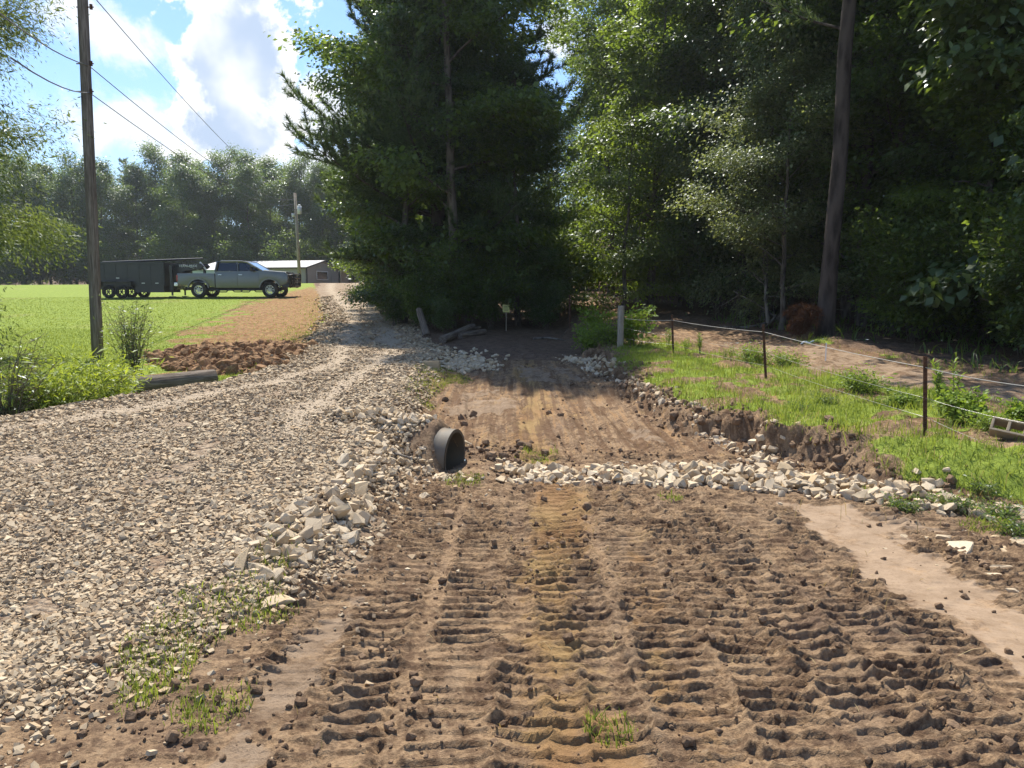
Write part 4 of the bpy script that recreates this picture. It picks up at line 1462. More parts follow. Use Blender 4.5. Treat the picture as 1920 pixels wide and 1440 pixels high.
def build_trees():
    rr = random.Random(5)
    # the dark clump beside the drive
    plant("pine", -2.35, 24.6, "big pine reaching out over the driveway with feathery dark branches", 1.0, 2.2)
    plant("pine", -2.5, 25.8, "second tall pine buried among leafy trees behind the yellow sign", .85, 4.6, zs=1.25)
    plant("oak", -1.8, 22.2, "dark leafy tree standing right behind the yellow sign post", 1.0, 1.0)
    plant("dark", .2, 23.2, "round dark leafy tree next to the sign's leafy neighbour, sunlit on one side", .52, 2.0)
    plant("tall", -.9, 27.5, "light green airy tree rising above the dark clump's shoulder", .85, 3.0)
    plant("dark", -3.3, 23.4, "dark bushy tree low against the driveway side of the clump", .72, 4.0)
    plant("low", -4.6, 31.0, "soft yellowish green bushy tree by the driveway near the metal building", .82, 1.5)
    plant("oak", -5.6, 38.0, "leafy tree leaning to the driveway beyond the yellowish bush", .7, 3.5)
    plant("oak", -2.4, 30.0, "leafy tree standing behind the dark clump", 1.0, 5.0)
    # middle of the wood edge
    plant("tall", 4.7, 37.0, "tall pale airy tree against the sky gap", .85, .6, zs=1.2)
    plant("tall", 5.6, 34.0, "tall grey green tree beside the sky gap's pale tree", 1.0, 2.4, zs=.95)
    plant("maple", 4.6, 26.0, "sunlit yellow green tree with leaves down to the trail", .86, .3)
    plant("maple", 6.3, 28.5, "taller sunlit green tree behind the one on the trail", 1.12, 2.1)
    plant("low", 3.5, 24.4, "low drooping sunlit tree spreading over the trail", .86, 3.3)
    plant("oak", 7.6, 25.0, "dense green tree in the shade behind the trail's bend", 1.05, 1.1)
    plant("silver", 6.55, 18.7, "silvery small leaved tree brightly lit before the dark wood", .78, 2.9, zs=.92)
    plant("silver", 7.1, 21.8, "taller silvery tree close behind the bright silvery one", 1.05, 3.8, zs=1.15)
    plant("dark", 6.7, 23.0, "tall dark tree right behind the two silvery trees", .86, 5.2)
    plant("dark", 9.6, 22.0, "dark leafy tree behind the big pine trunk", 1.0, 1.7)
    plant("dark", 10.2, 18.6, "dark green tree in deep shade just beyond the pine trunk", 1.02, 3.1)
    plant("oak", 8.9, 19.6, "leafy tree touching the pine trunk from behind", 1.0, 2.7)
    plant("broad", 10.0, 14.6, "big leaved dark tree at the edge of the frame by the path", .92, .5)
    plant("broad", 12.2, 16.0, "big leaved dark tree set back in the shade of its neighbour", 1.0, 2.5)
    plant("broad", 8.4, 11.6, "low big leaved sapling overhanging the path's edge", .36, 4.0, zs=1.05)
    plant("oak", 9.3, 18.8, "leafy green tree standing just past the bare pine trunk", .78, 1.9)
    plant("oak", 11.0, 17.0, "green leafy tree between the big leaved tree and the pine trunk", .95, 4.4)
    plant("maple", 9.8, 16.0, "half lit young tree leaning out over the shaded path side", .55, 2.2)
    plant("dark", 12.5, 20.5, "dark tree filling the corner of the wood", 1.1, .9)
    # inside the wood
    spots = [(2.6, 46), (6.5, 40), (8.5, 34), (10.5, 29), (13.5, 26), (14.0, 32), (17, 22), (16.5, 28), (19.5, 26), (12.0, 38), (16.5, 36), (20.5, 33), (23.5, 29), (8.0, 46), (13.0, 46), (18.5, 43),
             (24.5, 38), (28.0, 33), (4.8, 50), (-1.5, 44), (-3.6, 47), (-6.5, 50), (1.0, 56), (8.5, 58), (16, 55), (23, 50), (30, 44), (34, 38), (17.5, 17.5), (22, 21), (27, 26), (-9.0, 62), (-4, 62), (4, 68), (14, 68), (24, 62), (36, 54), (14, 50), (20, 60), (27, 52), (32, 62), (12, 74), (20, 76), (28, 74), (38, 66), (-11.5, 78), (-7, 74)]
    for i, (x, y) in enumerate(spots):
        k = rr.choice(["oak", "dark", "dark", "tall"]) if y < 40 else rr.choice(["far", "fardark"])
        plant(k, x + rr.uniform(-.5, .5), y + rr.uniform(-.6, .6), "leafy tree standing deep inside the dark wood behind the path", rr.uniform(.9, 1.15) * (.5 if -.06 < x / y < .115 else 1), group="trees inside the wood")
    # shrubs that close the view under the crowns
    for i in range(74):
        if i < 40:
            x, y = rr.uniform(5.8, 22), rr.uniform(21, 36)
            if x < 5.5 + (30 - y) * .05:
                x += 2
        else:
            x, y = rr.uniform(-5, 30), rr.uniform(36, 60)
        plant(rr.choice(["shrub", "thicket"]), x, y, "leafy shrub in the gloom under the trees of the wood", rr.uniform(.7, 1.3), group="shrubs under the wood", cat="shrub")
    for i in range(26):
        x = rr.uniform(7.6, 16)
        y = 12.5 + (x - 7) * .35 + rr.uniform(-.8, 4)
        plant(rr.choice(["shrub", "thicket", "shrub"]), x, y, "dark shrub along the shaded side of the sandy path", rr.uniform(.45, .95), group="shrubs beside the sandy path", cat="shrub")
    for i, (x, y, s) in enumerate([(-4.1, 25.5, .8), (-3.4, 22.4, .55), (-2.4, 21.0, .5), (-1.8, 20.4, .42), (-.6, 21.6, .7), (.9, 22.0, .6), (-4.7, 28, .8), (-5.5, 33, .9), (.2, 25, 1.0), (-2, 27, 1.1), (-3, 30, 1.2), (1.0, 24.0, .9), (1.5, 26.0, 1.1), (.7, 22.6, .6), (1.2, 29.0, 1.2), (-2.2, 21.9, 1.1), (-1.2, 21.6, .8), (-3.3, 23.0, 1.2)]):
        plant("shrub" if i % 2 else "thicket", x, y, "dark shrub at the foot of the clump beside the driveway", s, group="shrubs at the foot of the dark clump", cat="shrub")
    # the far tree line across the lawn
    xs = [(80, 302), (128, 300), (185, 296), (248, 305), (300, 284), (340, 282), (372, 320), (418, 288), (462, 282), (505, 292), (552, 300), (600, 305), (640, 290), (30, 300), (-20, 290), (-80, 295), (690, 300)]
    for i, (px, py) in enumerate(xs):
        Y = 102 + rr.uniform(-3, 5)
        p = pt(px, py, Y)
        k = ["far", "fardark", "far"][i % 3]
        s = (p.z - 1.9) / (18 if k == "far" else 17)
        plant(k, p.x, Y, "hazy tree in the front row of the far tree line across the lawn", s, group="far tree line across the lawn", z=1.9)
    for i in range(20):
        Y = 112 + rr.uniform(-2, 8)
        p = pt(-60 + i * 42 + rr.uniform(-15, 15), rr.uniform(292, 330), Y)
        k = rr.choice(["far", "fardark", "farpine"])
        s = (p.z - 1.9) / {"far": 18, "fardark": 17, "farpine": 20}[k]
        plant(k, p.x, Y, "tree in the back row of the far tree line across the lawn", s, group="far tree line across the lawn", z=1.9)
    for i in range(26):
        Y = 97 + rr.uniform(-1, 3)
        p = pt(-40 + i * 29 + rr.uniform(-12, 12), 500, Y)
        plant("thicket", p.x, Y, "dark bush along the foot of the far tree line", rr.uniform(1.2, 2.4), group="bushes under the far tree line", cat="shrub", z=1.8)
    # willow by the drive's far edge
    wl = hardwood(41, 7.8, 3.1, .06, .085, 38, 150000, "willow", .12, "full", .12, .3, (0, 0), .26, .30, .7)
    plant(wl, -11.5, 14.2, "feathery light green willow hanging in from the edge of the frame", 1.06, 1.0, name="willow_tree")
    # roadside pine with the thick bare trunk
    def side(f, az, r):
        return f > .46 or (f > .235 and math.cos(az - 3.2) > .3 and r.random() < .8)
    rp = pine(51, 25, 4.4, .20, .17, 22, 34, .21, .009, keep=side)
    plant(rp, 6.45, 15.9, "thick bare trunked pine beside the path with needles high up", 1.0, 0.0, tilt=(0, R(2.4)), name="pine_tree")


build_trees()
# ------------------------------------------------------------------ built things
M["pole"] = wood_mat("weathered_pole", (.10, .082, .066), (.27, .235, .20))
M["log"] = wood_mat("old_log", (.075, .056, .042), (.27, .22, .17), 0)
M["post"] = wood_mat("treated_post", (.20, .165, .12), (.42, .36, .28), 2, 2)
M["truck"] = paint("grey_truck_paint", (.12, .125, .125), .3, .5, .55, .6, .08)
M["black"] = paint("black_steel", (.012, .012, .013), .42, .5, 0, .15, .12, (.05, .045, .04))
M["matte"] = paint("black_trim", (.016, .016, .017), .6, .4)
M["rubber"] = paint("tyre_rubber", (.016, .016, .016), .8, .3, dirt=.35, dcol=(.10, .08, .06))
M["chrome"] = paint("bright_metal", (.62, .62, .62), .22, .5, 1.0)
M["alloy"] = paint("wheel_alloy", (.45, .45, .44), .35, .5, .9)
M["white"] = paint("white_paint", (.78, .78, .75), .5, .4, dirt=.12)
M["glass"] = paint("dark_glass", (.012, .015, .02), .05, .8, dirt=.05)
M["windscreen"] = paint("windscreen_glass", (.05, .06, .075), .04, 1.0, 0, 1.0, dirt=.03)
M["red"] = paint("tail_lens", (.35, .02, .015), .25, .6)
M["amber"] = paint("lamp_lens", (.55, .50, .45), .12, .7)
M["amber2"] = paint("turn_lens", (.5, .16, .04), .2, .6)
M["rust"] = paint("rusty_steel", (.075, .04, .026), .85, .2, dirt=.5, dcol=(.17, .075, .035), scl=14)
M["tan_sheet"] = sheet_mat("tan_sheet_metal", (.30, .275, .23), 0, 40)
M["roof_sheet"] = sheet_mat("pale_roof_sheet", (.78, .76, .72), 0, 34, .35)
M["blue_sheet"] = paint("pale_blue_panel", (.38, .46, .52), .5)
M["wire"] = paint("wire_metal", (.50, .49, .46), .35, .5, .8)
M["rope"] = paint("white_rope", (.42, .40, .36), .7, .2)
M["cable"] = paint("grey_cable", (.16, .165, .18), .6, .3)
M["yellow"] = paint("faded_yellow_sign", (.52, .50, .17), .5, .4, dirt=.2)
M["ink"] = paint("sign_ink", (.05, .06, .03), .7)
M["concrete"] = paint("concrete_block", (.33, .265, .185), .92, .2, dirt=.4, dcol=(.22, .17, .11), scl=9)
M["lining"] = paint("pipe_lining", (.085, .070, .05), .6, .3, dirt=.4, dcol=(.13, .09, .05), scl=7)  # darker than the outer pipe: shade inside the mouth painted into the colour
M["pipe"] = paint("ribbed_pipe", (.15, .13, .10), .6, .3, dirt=.4, dcol=(.22, .15, .085), scl=7)
M["dead"] = bark_mat("dead_wood", (.07, .058, .047), (.22, .19, .155), 8, 2)
M["litter"] = paint("white_plastic", (.82, .82, .80), .5, .4)
M["insul"] = paint("grey_tank", (.55, .57, .58), .4, .5)


def wheel(parent, x, y, z, rad, wid, out, spokes=8, rim_m="alloy"):
    """tyre with a rim sub-part; out = +1/-1 side it faces along local y"""
    mb = MB()
    prof = [(rad * .60, -.46), (rad * .80, -.5), (rad * .94, -.47), (rad, -.36), (rad, .36), (rad * .94, .47), (rad * .80, .5), (rad * .60, .46)]
    n = 28
    for i in range(n):
        a = 2 * math.pi * i / n
        k = 1 + (.012 if i % 2 else -.004)
        mb.v += [(r_ * (k if r_ > rad * .9 else 1) * math.cos(a), w * wid, r_ * (k if r_ > rad * .9 else 1) * math.sin(a)) for r_, w in prof]
    m = len(prof)
    mb.f += [(i * m + j, ((i + 1) % n) * m + j, ((i + 1) % n) * m + (j + 1) % m, i * m + (j + 1) % m) for i in range(n) for j in range(m)]
    w = mb.build("wheel", M["rubber"], parent, True, auto=40)
    w.location = (x, y, z)
    rb = MB()
    ro, yo = rad * .60, out * wid * .40
    for i in range(n):
        a, b = 2 * math.pi * i / n, 2 * math.pi * (i + 1) / n
        v = []
        for r_, yy in ((ro, yo), (ro * .90, yo), (ro * .82, yo - out * .10), (0.02, yo - out * .10)):
            v += [(r_ * math.cos(a), yy, r_ * math.sin(a)), (r_ * math.cos(b), yy, r_ * math.sin(b))]
        rb.add(v, [(0, 1, 3, 2), (2, 3, 5, 4)])
    for i in range(spokes):
        a = 2 * math.pi * i / spokes
        rot = Matrix.Rotation(-a, 3, "Y")
        rb.box(rot @ Vector((ro * .50, yo - out * .03, 0)), (ro * .84, .05, ro * .17), rot)
    rb.tube([(0, yo - out * .09, 0), (0, yo + out * .01, 0)], ro * .25, 10)
    rb.build("rim", M[rim_m], w, auto=35)
    return w


def arch(cx, cz, r_, a0, a1, n=10):
    return [(cx + r_ * math.cos(R(a0 + (a1 - a0) * i / n)), cz + r_ * math.sin(R(a0 + (a1 - a0) * i / n))) for i in range(n + 1)]


def side_panel(mb, poly, y_in, y_out, tumble):
    """polygon in x,z given thickness, leaning in above the waist by tumble(z)"""
    n = len(poly)
    s = 1 if y_out > 0 else -1
    a = [(x, y_out - s * tumble(z), z) for x, z in poly]
    b = [(x, y_in - s * tumble(z), z) for x, z in poly]
    mb.add(a + b, [tuple(range(n)), tuple(range(2 * n - 1, n - 1, -1))] + [(i, (i + 1) % n, n + (i + 1) % n, n + i) for i in range(n)])


def build_truck(x, y, rz):
    z = gz(x, y)
    t = tag(empty("pickup_truck", (x, y, z), rz), "dusty grey four-door pickup truck with black front guard parked on the lawn", "pickup truck")
    FW, RW, WR = 1.89, -1.89, .41
    H = .98
    tw = lambda q: max(0, q - 1.05) * .10 + max(0, .75 - q) * .08
    # bed: two side walls with wheel arch, tailgate, floor, front wall
    bed = MB()
    prof = [(-3.0, .70), (-2.46, .62)] + arch(RW, WR + .03, .54, 160, 20, 12) + [(-1.02, .52), (-1.02, 1.28), (-3.0, 1.28)]
    for s in (-1, 1):
        side_panel(bed, prof, s * (H - .10), s * H, tw)
    bed.box((-2.02, 0, .80), (1.95, 1.70, .06))
    bed.box((-1.05, 0, 1.02), (.05, 1.72, .50))
    bed.build("bed", M["truck"], t, bevel=.02, seg=2, auto=35)
    MB().box((-3.01, 0, 1.0), (.07, 1.70, .55)).build("tailgate", M["truck"], t, bevel=.02)
    # cab and nose: closed shell lofted across the width
    low = [(-.98, .52), (1.28, .52)] + arch(FW, WR + .03, .54, 165, 15, 12) + [(2.46, .62), (2.78, .74), (2.86, 1.0), (2.84, 1.20), (2.70, 1.34), (1.5, 1.43), (1.34, 1.42), (-.98, 1.33)]
    body = MB()
    ys = [-H, -H + .16, H - .16, H]
    for s in (-1, 1):
        side_panel(body, low, s * (H - .16), s * H, tw)
    top = [(-.97, 1.30), (1.36, 1.40), (1.52, 1.43), (2.70, 1.33)]
    dome = [(-H + .19, -.01), (-.55, .035), (-.25, .015), (0, .03), (.25, .015), (.55, .035), (H - .19, -.01)]
    vs = [(px, py, pz + (dz if px > 1.4 else 0)) for px, pz in top for py, dz in dome]
    w = len(dome)
    body.add(vs, [(i * w + j, i * w + j + 1, (i + 1) * w + j + 1, (i + 1) * w + j) for i in range(3) for j in range(w - 1)])
    body.box((2.72, 0, 1.02), (.16, 1.55, .50))
    body.box((.2, 0, .60), (2.3, 1.7, .12))
    body.build("body", M["truck"], t, bevel=.018, seg=2, auto=35)
    # cabin: pillars and roof
    cab = MB()
    yb, yt = H - .06, H - .22
    zb, zt = 1.36, 1.90
    side = [(-.98, zb), (-.90, zt - .04), (-.70, zt + .02), (.45, zt + .02), (.72, zt - .04), (1.48, zb + .05)]
    rail = [(-.98, yb, zb), (-.90, yt, zt - .05), (-.72, yt - .02, zt), (.42, yt - .02, zt), (.68, yt, zt - .05), (1.48, yb, zb + .05)]
    for s in (-1, 1):
        mir = [Vector((a, s * b, c)) for a, b, c in rail]
        cab.tube(mir[:3], .065, 6)
        cab.tube(mir[2:4], .07, 6)
        cab.tube(mir[3:], .055, 6)
        cab.tube([(.22, s * (yb), zb), (.16, s * (yt + .005), zt - .04)], .05, 6)
        cab.box((.15, s * (yb - .0), zb - .02), (2.3, .05, .10))
    roof = []
    for px, dz in ((-.95, -.07), (-.72, .03), (-.1, .07), (.45, .05), (.74, -.06)):
        roof += [(px, q * yt, zt + dz - .05 * abs(q) ** 3) for q in (-1, -.8, -.4, 0, .4, .8, 1)]
    cab.add(roof, [(i * 7 + j, i * 7 + j + 1, (i + 1) * 7 + j + 1, (i + 1) * 7 + j) for i in range(4) for j in range(6)])
    cab.build("cabin", M["truck"], t, auto=40)
    MB().add([(.72, -yt + .06, zt - .03), (.72, yt - .06, zt - .03), (1.47, yb - .05, zb + .07), (1.47, -yb + .05, zb + .07)], [(0, 1, 2, 3)]).build("windscreen", M["windscreen"], t)
    MB().add([(-.93, -yt + .06, zt - .06), (-.93, yt - .06, zt - .06), (-.97, yb - .06, zb + .03), (-.97, -yb + .06, zb + .03)], [(0, 1, 2, 3)]).build("rear_window", M["glass"], t)
    for s in (-1, 1):
        def gy(q):
            return s * (yb + .012 - (yb - yt) * (q - zb) / (zt - zb))
        for pts_ in ([(-.86, zb + .04), (.14, zb + .04), (.10, zt - .07), (-.76, zt - .07)], [(.28, zb + .04), (1.28, zb + .06), (.72, zt - .09), (.24, zt - .07)]):
            MB().add([(a, gy(c), c) for a, c in pts_], [(0, 1, 2, 3)]).build("window", M["glass"], t)
        for xa, xb in ((-.86, .18), (.22, 1.33)):
            d = MB()
            side_panel(d, [(xa, .60), (xb, .60), (xb, 1.33), (xa, 1.33)], s * (H - .01), s * (H + .012), tw)
            dd = d.build("door", M["truck"], t, bevel=.012, seg=2, auto=35)
            MB().box((xa + .14, s * (H + .025), 1.20), (.20, .03, .045)).build("handle", M["chrome"], dd, bevel=.01)
        mi = MB().box((1.02, s * (H + .20), 1.50), (.10, .20, .26)).build("mirror", M["matte"], t, bevel=.03, seg=2)
        MB().box((1.08, s * (H + .05), 1.42), (.06, .16, .05)).build("mirror_arm", M["matte"], mi)
        for cx in (FW, RW):
            fl = MB()
            pr = arch(cx, WR + .03, .58, 172, 8, 14) + arch(cx, WR + .03, .52, 8, 172, 14)
            side_panel(fl, pr, s * (H - .08), s * (H + .045), lambda q: 0)
            fl.build("fender_flare", M["truck"], t, auto=35)
        rb = MB().tube([(-1.25, s * (H + .05), .44), (-1.05, s * (H + .10), .40), (1.25, s * (H + .10), .40), (1.4, s * (H + .04), .46)], .035, 8)
        for cx in (-.55, .65):
            rb.tube([(cx - .28, s * (H + .10), .40), (cx - .18, s * (H + .13), .30), (cx + .18, s * (H + .13), .30), (cx + .28, s * (H + .10), .40)], .03, 6)
        rb.build("side_step", M["black"], t, auto=40)
        for cx in (FW, RW):
            wheel(t, cx, s * (H - .12), WR, WR, .29, s)
        hl = MB().box((2.80, s * .74, 1.10), (.14, .30, .24)).build("headlight", M["amber"], t, bevel=.03, seg=2)
        MB().box((2.62, s * .925, 1.09), (.26, .05, .17)).build("turn_signal", M["amber2"], hl, bevel=.02)
        MB().box((-3.0, s * .90, 1.02), (.10, .14, .34)).build("tail_light", M["red"], t, bevel=.02)
    g = MB().box((2.86, 0, 1.08), (.04, 1.12, .34)).build("grille", M["matte"], t)
    gr = MB()
    for dz in (-.17, 0, .17):
        gr.box((2.885, 0, 1.08 + dz), (.03, 1.14, .035))
    for dy in (-.56, 0, .56):
        gr.box((2.885, dy, 1.08), (.03, .035, .34))
    gr.build("grille_bars", M["chrome"], g)
    MB().box((2.74, 0, .66), (.34, 1.86, .26)).build("front_bumper", M["black"], t, bevel=.04, seg=2)
    bb = MB()
    for s in (-1, 1):
        bb.tube([(2.85, s * .62, .55), (3.06, s * .62, .60), (3.10, s * .62, 1.24), (3.02, s * .60, 1.30)], .05, 8)
        bb.tube([(3.0, s * .62, .70), (3.0, s * .95, .72), (2.92, s * 1.0, 1.18), (3.06, s * .64, 1.22)], .04, 8)
        bb.box((2.97, s * .80, .95), (.05, .30, .44))
    for q in (.62, .84, 1.04, 1.24):
        bb.tube([(3.08, -.62, q), (3.08, .62, q)], .038, 8)
    bb.build("front_guard", M["black"], t, auto=40)
    MB().box((-3.10, 0, .70), (.20, 1.84, .20)).box((-3.05, 0, .55), (.3, .12, .10)).build("rear_bumper", M["chrome"], t, bevel=.03, seg=2)
    MB().box((-.2, 0, .48), (5.2, .95, .18)).box((RW, 0, WR), (.14, 1.6, .14)).box((FW, 0, WR), (.14, 1.6, .14)).build("chassis", M["matte"], t)
    t.scale = (.975, .975, .975)
    return t


def text_mesh(name, body, size, loc, rot, mat, parent):
    c = bpy.data.curves.new(name, "FONT")
    c.body, c.size, c.extrude, c.align_x, c.align_y = body, size, .004, "CENTER", "CENTER"
    o = bpy.data.objects.new(name, c)
    COL.objects.link(o)
    dg = bpy.context.evaluated_depsgraph_get()
    me = bpy.data.meshes.new_from_object(o.evaluated_get(dg))
    bpy.data.objects.remove(o)
    k = link(name, me, parent, mat)
    k.location, k.rotation_euler = loc, rot
    return k


def build_trailer(x, y, rz):
    """origin under the truck's middle; the trailer runs out behind it"""
    z = gz(x, y)
    t = tag(empty("dump_trailer", (x, y, z), rz), "long black gooseneck dump trailer hitched behind the grey pickup", "trailer")
    dz = gz(x - 6.0, y) - z
    x0, x1, zb, zt, hw = -7.32, -3.55, .62, 1.78, 1.02
    b = MB()
    for s in (-1, 1):
        b.box(((x0 + x1) / 2, s * hw, (zb + zt) / 2), (x1 - x0, .05, zt - zb))
    b.box((x0, 0, (zb + zt) / 2), (.05, 2 * hw, zt - zb))
    b.box((x1, 0, (zb + zt) / 2), (.05, 2 * hw, zt - zb))
    b.box(((x0 + x1) / 2, 0, zb), (x1 - x0, 2 * hw, .06))
    body = b.build("dump_box", M["black"], t)
    ribs = MB()
    for s in (-1, 1):
        for i in range(7):
            ribs.box((x0 + .1 + i * (x1 - x0 - .2) / 6, s * (hw + .03), (zb + zt) / 2 - .02), (.05, .02, zt - zb - .1))
        ribs.box(((x0 + x1) / 2, s * (hw + .035), 1.10), (x1 - x0, .03, .05))
        ribs.box(((x0 + x1) / 2, s * (hw + .04), zt), (x1 - x0 + .1, .12, .09))
    ribs.box((x0, 0, zt), (.12, 2 * hw, .09))
    ribs.build("rib", M["black"], body)
    f = MB()
    for s in (-1, 1):
        f.box(((x0 + x1) / 2 + .1, s * .45, .50), (x1 - x0 + .6, .10, .18))
        f.box((x1 + .28, s * .80, 1.02), (.14, .14, 1.3))
    f.box((x1 + .28, 0, .52), (.16, 1.7, .18)).box((x1 + .28, 0, 1.6), (.16, 1.7, .16))
    for s in (-1, 1):
        f.box((-4.35, s * .96, .45), (1.5, .06, .36))
    f.build("frame", M["black"], t)
    g = MB()
    for s in (-1, 1):
        g.prism([(x1 + .20, 1.05), (x1 + .20, 1.72), (-1.85, 1.76), (-1.72, 1.62), (-1.85, 1.50), (-2.7, 1.40)], 1, s * .42 - .05, s * .42 + .05)
    g.box((-2.6, 0, 1.66), (1.6, .8, .08))
    g.tube([(-1.86, 0, 1.60), (-1.86, 0, .95)], .07, 10)
    gn = g.build("gooseneck", M["black"], t)
    text_mesh("lettering", "TEXAS PRIDE", .165, (-2.52, -.478, 1.63), (R(90), 0, 0), M["white"], gn)
    MB().tube([(-1.95, -.35, 1.84), (-1.66, -.3, 1.44)], .05, 8).build("coupler_tube", M["white"], t)
    MB().tube([(-2.75, -.52, 1.70), (-1.80, -.40, 1.36)], .022, 6).build("hydraulic_hose", M["alloy"], t)
    tarp = MB().tube([(x0 - .1, hw * .4, zt + .07), (-2.2, hw * .7, zt + .28)], .05, 8)
    tarp.build("tarp_roller", M["black"], t)
    for s in (-1, 1):
        fe = MB()
        fe.box((-6.0, s * (hw + .16), .82), (1.62, .30, .05)).box((-6.84, s * (hw + .16), .70), (.05, .30, .28)).box((-5.16, s * (hw + .16), .70), (.05, .30, .28))
        fe.build("fender", M["black"], t, bevel=.015)
        for cx in (-6.36, -5.68):
            wheel(t, cx, s * (hw + .15), .33 + dz, .33, .21, s, 6, "matte")
        MB().tube([(x1 + .28, s * .78, .60), (x1 + .28, s * .78, .10)], .05, 8).box((x1 + .28, s * .78, .04), (.26, .26, .06)).build("landing_leg", M["black"], t)
        MB().box((x0 + .02, s * .86, .70), (.06, .18, .08)).build("tail_light", M["red"], t)
        mk = MB()
        for cx in (-6.9, -5.9, -4.6, -3.9):
            mk.box((cx, s * (hw + .09), 1.0 if cx > -6.2 and cx < -5 else .74), (.16, .02, .035))
        mk.build("reflector_strip", M["white"], t)
    return t


def build_building(cx, cy_, rz):
    z = 1.90
    t = tag(empty("metal_building", (cx, cy_, z), rz), "low tan metal building with a long pale roof beyond the driveway crest", "building")
    L, W, E, RZ = 13.5, 8.0, 2.25, 3.05
    wl = MB()
    for s in (-1, 1):
        wl.box((0, s * W / 2, E / 2), (L, .12, E))
    for s in (-1, 1):
        wl.prism([(-W / 2 + .06, 0), (W / 2 - .06, 0), (W / 2 - .06, E), (0, RZ - .05), (-W / 2 + .06, E)], 0, s * (L / 2) - .06, s * (L / 2) + .06)
    wall = wl.build("wall", M["tan_sheet"], t)
    rf = MB()
    for s in (-1, 1):
        rf.add([(-L / 2 - .3, s * (W / 2 + .35), E - .06), (L / 2 + .3, s * (W / 2 + .35), E - .06), (L / 2 + .3, 0, RZ + .05), (-L / 2 - .3, 0, RZ + .05),
                (-L / 2 - .3, s * (W / 2 + .35), E + .04), (L / 2 + .3, s * (W / 2 + .35), E + .04), (L / 2 + .3, 0, RZ + .15), (-L / 2 - .3, 0, RZ + .15)],
               [(0, 1, 2, 3), (4, 5, 6, 7), (0, 1, 5, 4), (1, 2, 6, 5), (3, 0, 4, 7)])
    rf.build("roof", M["roof_sheet"], t)
    tr_ = MB()
    for s in (-1, 1):
        tr_.tube([(L / 2 + .34, s * (W / 2 + .35), E), (L / 2 + .34, 0, RZ + .1)], .09, 4)
        tr_.box((L / 2 + .08, s * (W / 2 - .1), E / 2), (.06, .2, E - .02))
    tr_.box((0, -W / 2 - .40, E - .02), (L + .6, .1, .14))
    tr_.build("trim", M["matte"], t)
    win = MB().box((L / 2 + .09, -.4, 1.45), (.06, 2.6, .9)).build("window", M["glass"], t)
    fr = MB()
    for dy, sz in ((-1.32, (.05, .08, 1.0)), (1.32, (.05, .08, 1.0))):
        fr.box((L / 2 + .13, -.4 + dy, 1.45), sz)
    for q in (.98, 1.92):
        fr.box((L / 2 + .13, -.4, q), (.05, 2.6, .07))
    fr.build("frame", M["white"], win)
    MB().box((L / 2 + .09, 2.4, 1.05), (.06, 1.0, 2.1)).build("door", M["tan_sheet"], t)
    ds = MB().box((.5, -W / 2 - .12, 1.1), (.10, .10, 2.2)).build("downspout", M["white"], t)
    # lean-to shed beyond the gable
    s = tag(empty("open_shed", tuple(pt(668, 520, 90)[:2]) + (1.95,), -.15), "small open sided shed with a thin flat roof beside the metal building", "shed")
    MB().add([(-1.5, -1.6, 2.25), (1.7, -1.6, 1.95), (1.7, 1.6, 1.95), (-1.5, 1.6, 2.25), (-1.5, -1.6, 2.33), (1.7, -1.6, 2.03), (1.7, 1.6, 2.03), (-1.5, 1.6, 2.33)],
             [(0, 1, 2, 3), (4, 5, 6, 7), (0, 1, 5, 4), (1, 2, 6, 5), (2, 3, 7, 6), (3, 0, 4, 7)]).build("roof", M["tan_sheet"], s)
    for dx in (-1.3, 1.5):
        for dy in (-1.4, 1.4):
            MB().box((dx, dy, 1.0), (.12, .12, 2.0)).build("post", M["post"], s)
    MB().box((-1.4, 0, 1.1), (.06, 2.6, 2.0)).build("back_panel", M["tan_sheet"], s)
    # low pale shed seen between trailer and cab
    p = pt(408, 503, 74)
    b = tag(empty("storage_shed", (p.x, 74, 1.45), .05), "pale blue grey storage shed glimpsed between trailer neck and pickup cab", "shed")
    MB().box((0, 0, 1.05), (3.8, 2.6, 2.1)).build("wall", M["blue_sheet"], b)
    MB().prism([(-1.5, 2.1), (1.5, 2.1), (0, 2.5)], 0, -2.05, 2.05).build("roof", M["roof_sheet"], b)
    # white picket panel
    p = pt(722, 518, 80)
    f = tag(empty("picket_fence", (p.x, 80, gz(p.x, 80)), -.1), "short white picket fence at the top of the driveway", "fence")
    k = MB()
    for i in range(9):
        k.box((-.8 + i * .2, 0, .48), (.12, .03, .96))
    k.build("picket", M["white"], f)
    MB().box((0, .035, .3), (1.75, .03, .08)).box((0, .035, .75), (1.75, .03, .08)).build("rail", M["white"], f)


def sag(a, b, s, n=18):
    return [Vector(a).lerp(Vector(b), i / n) - Vector((0, 0, s * 4 * (i / n) * (1 - i / n))) for i in range(n + 1)]


def wire_thing(name, pts_, rad, mat, label, cat, group=None, n=5):
    o = MB().tube(pts_, rad, n).build(name, mat, None, True)
    return tag(o, label, cat, group)


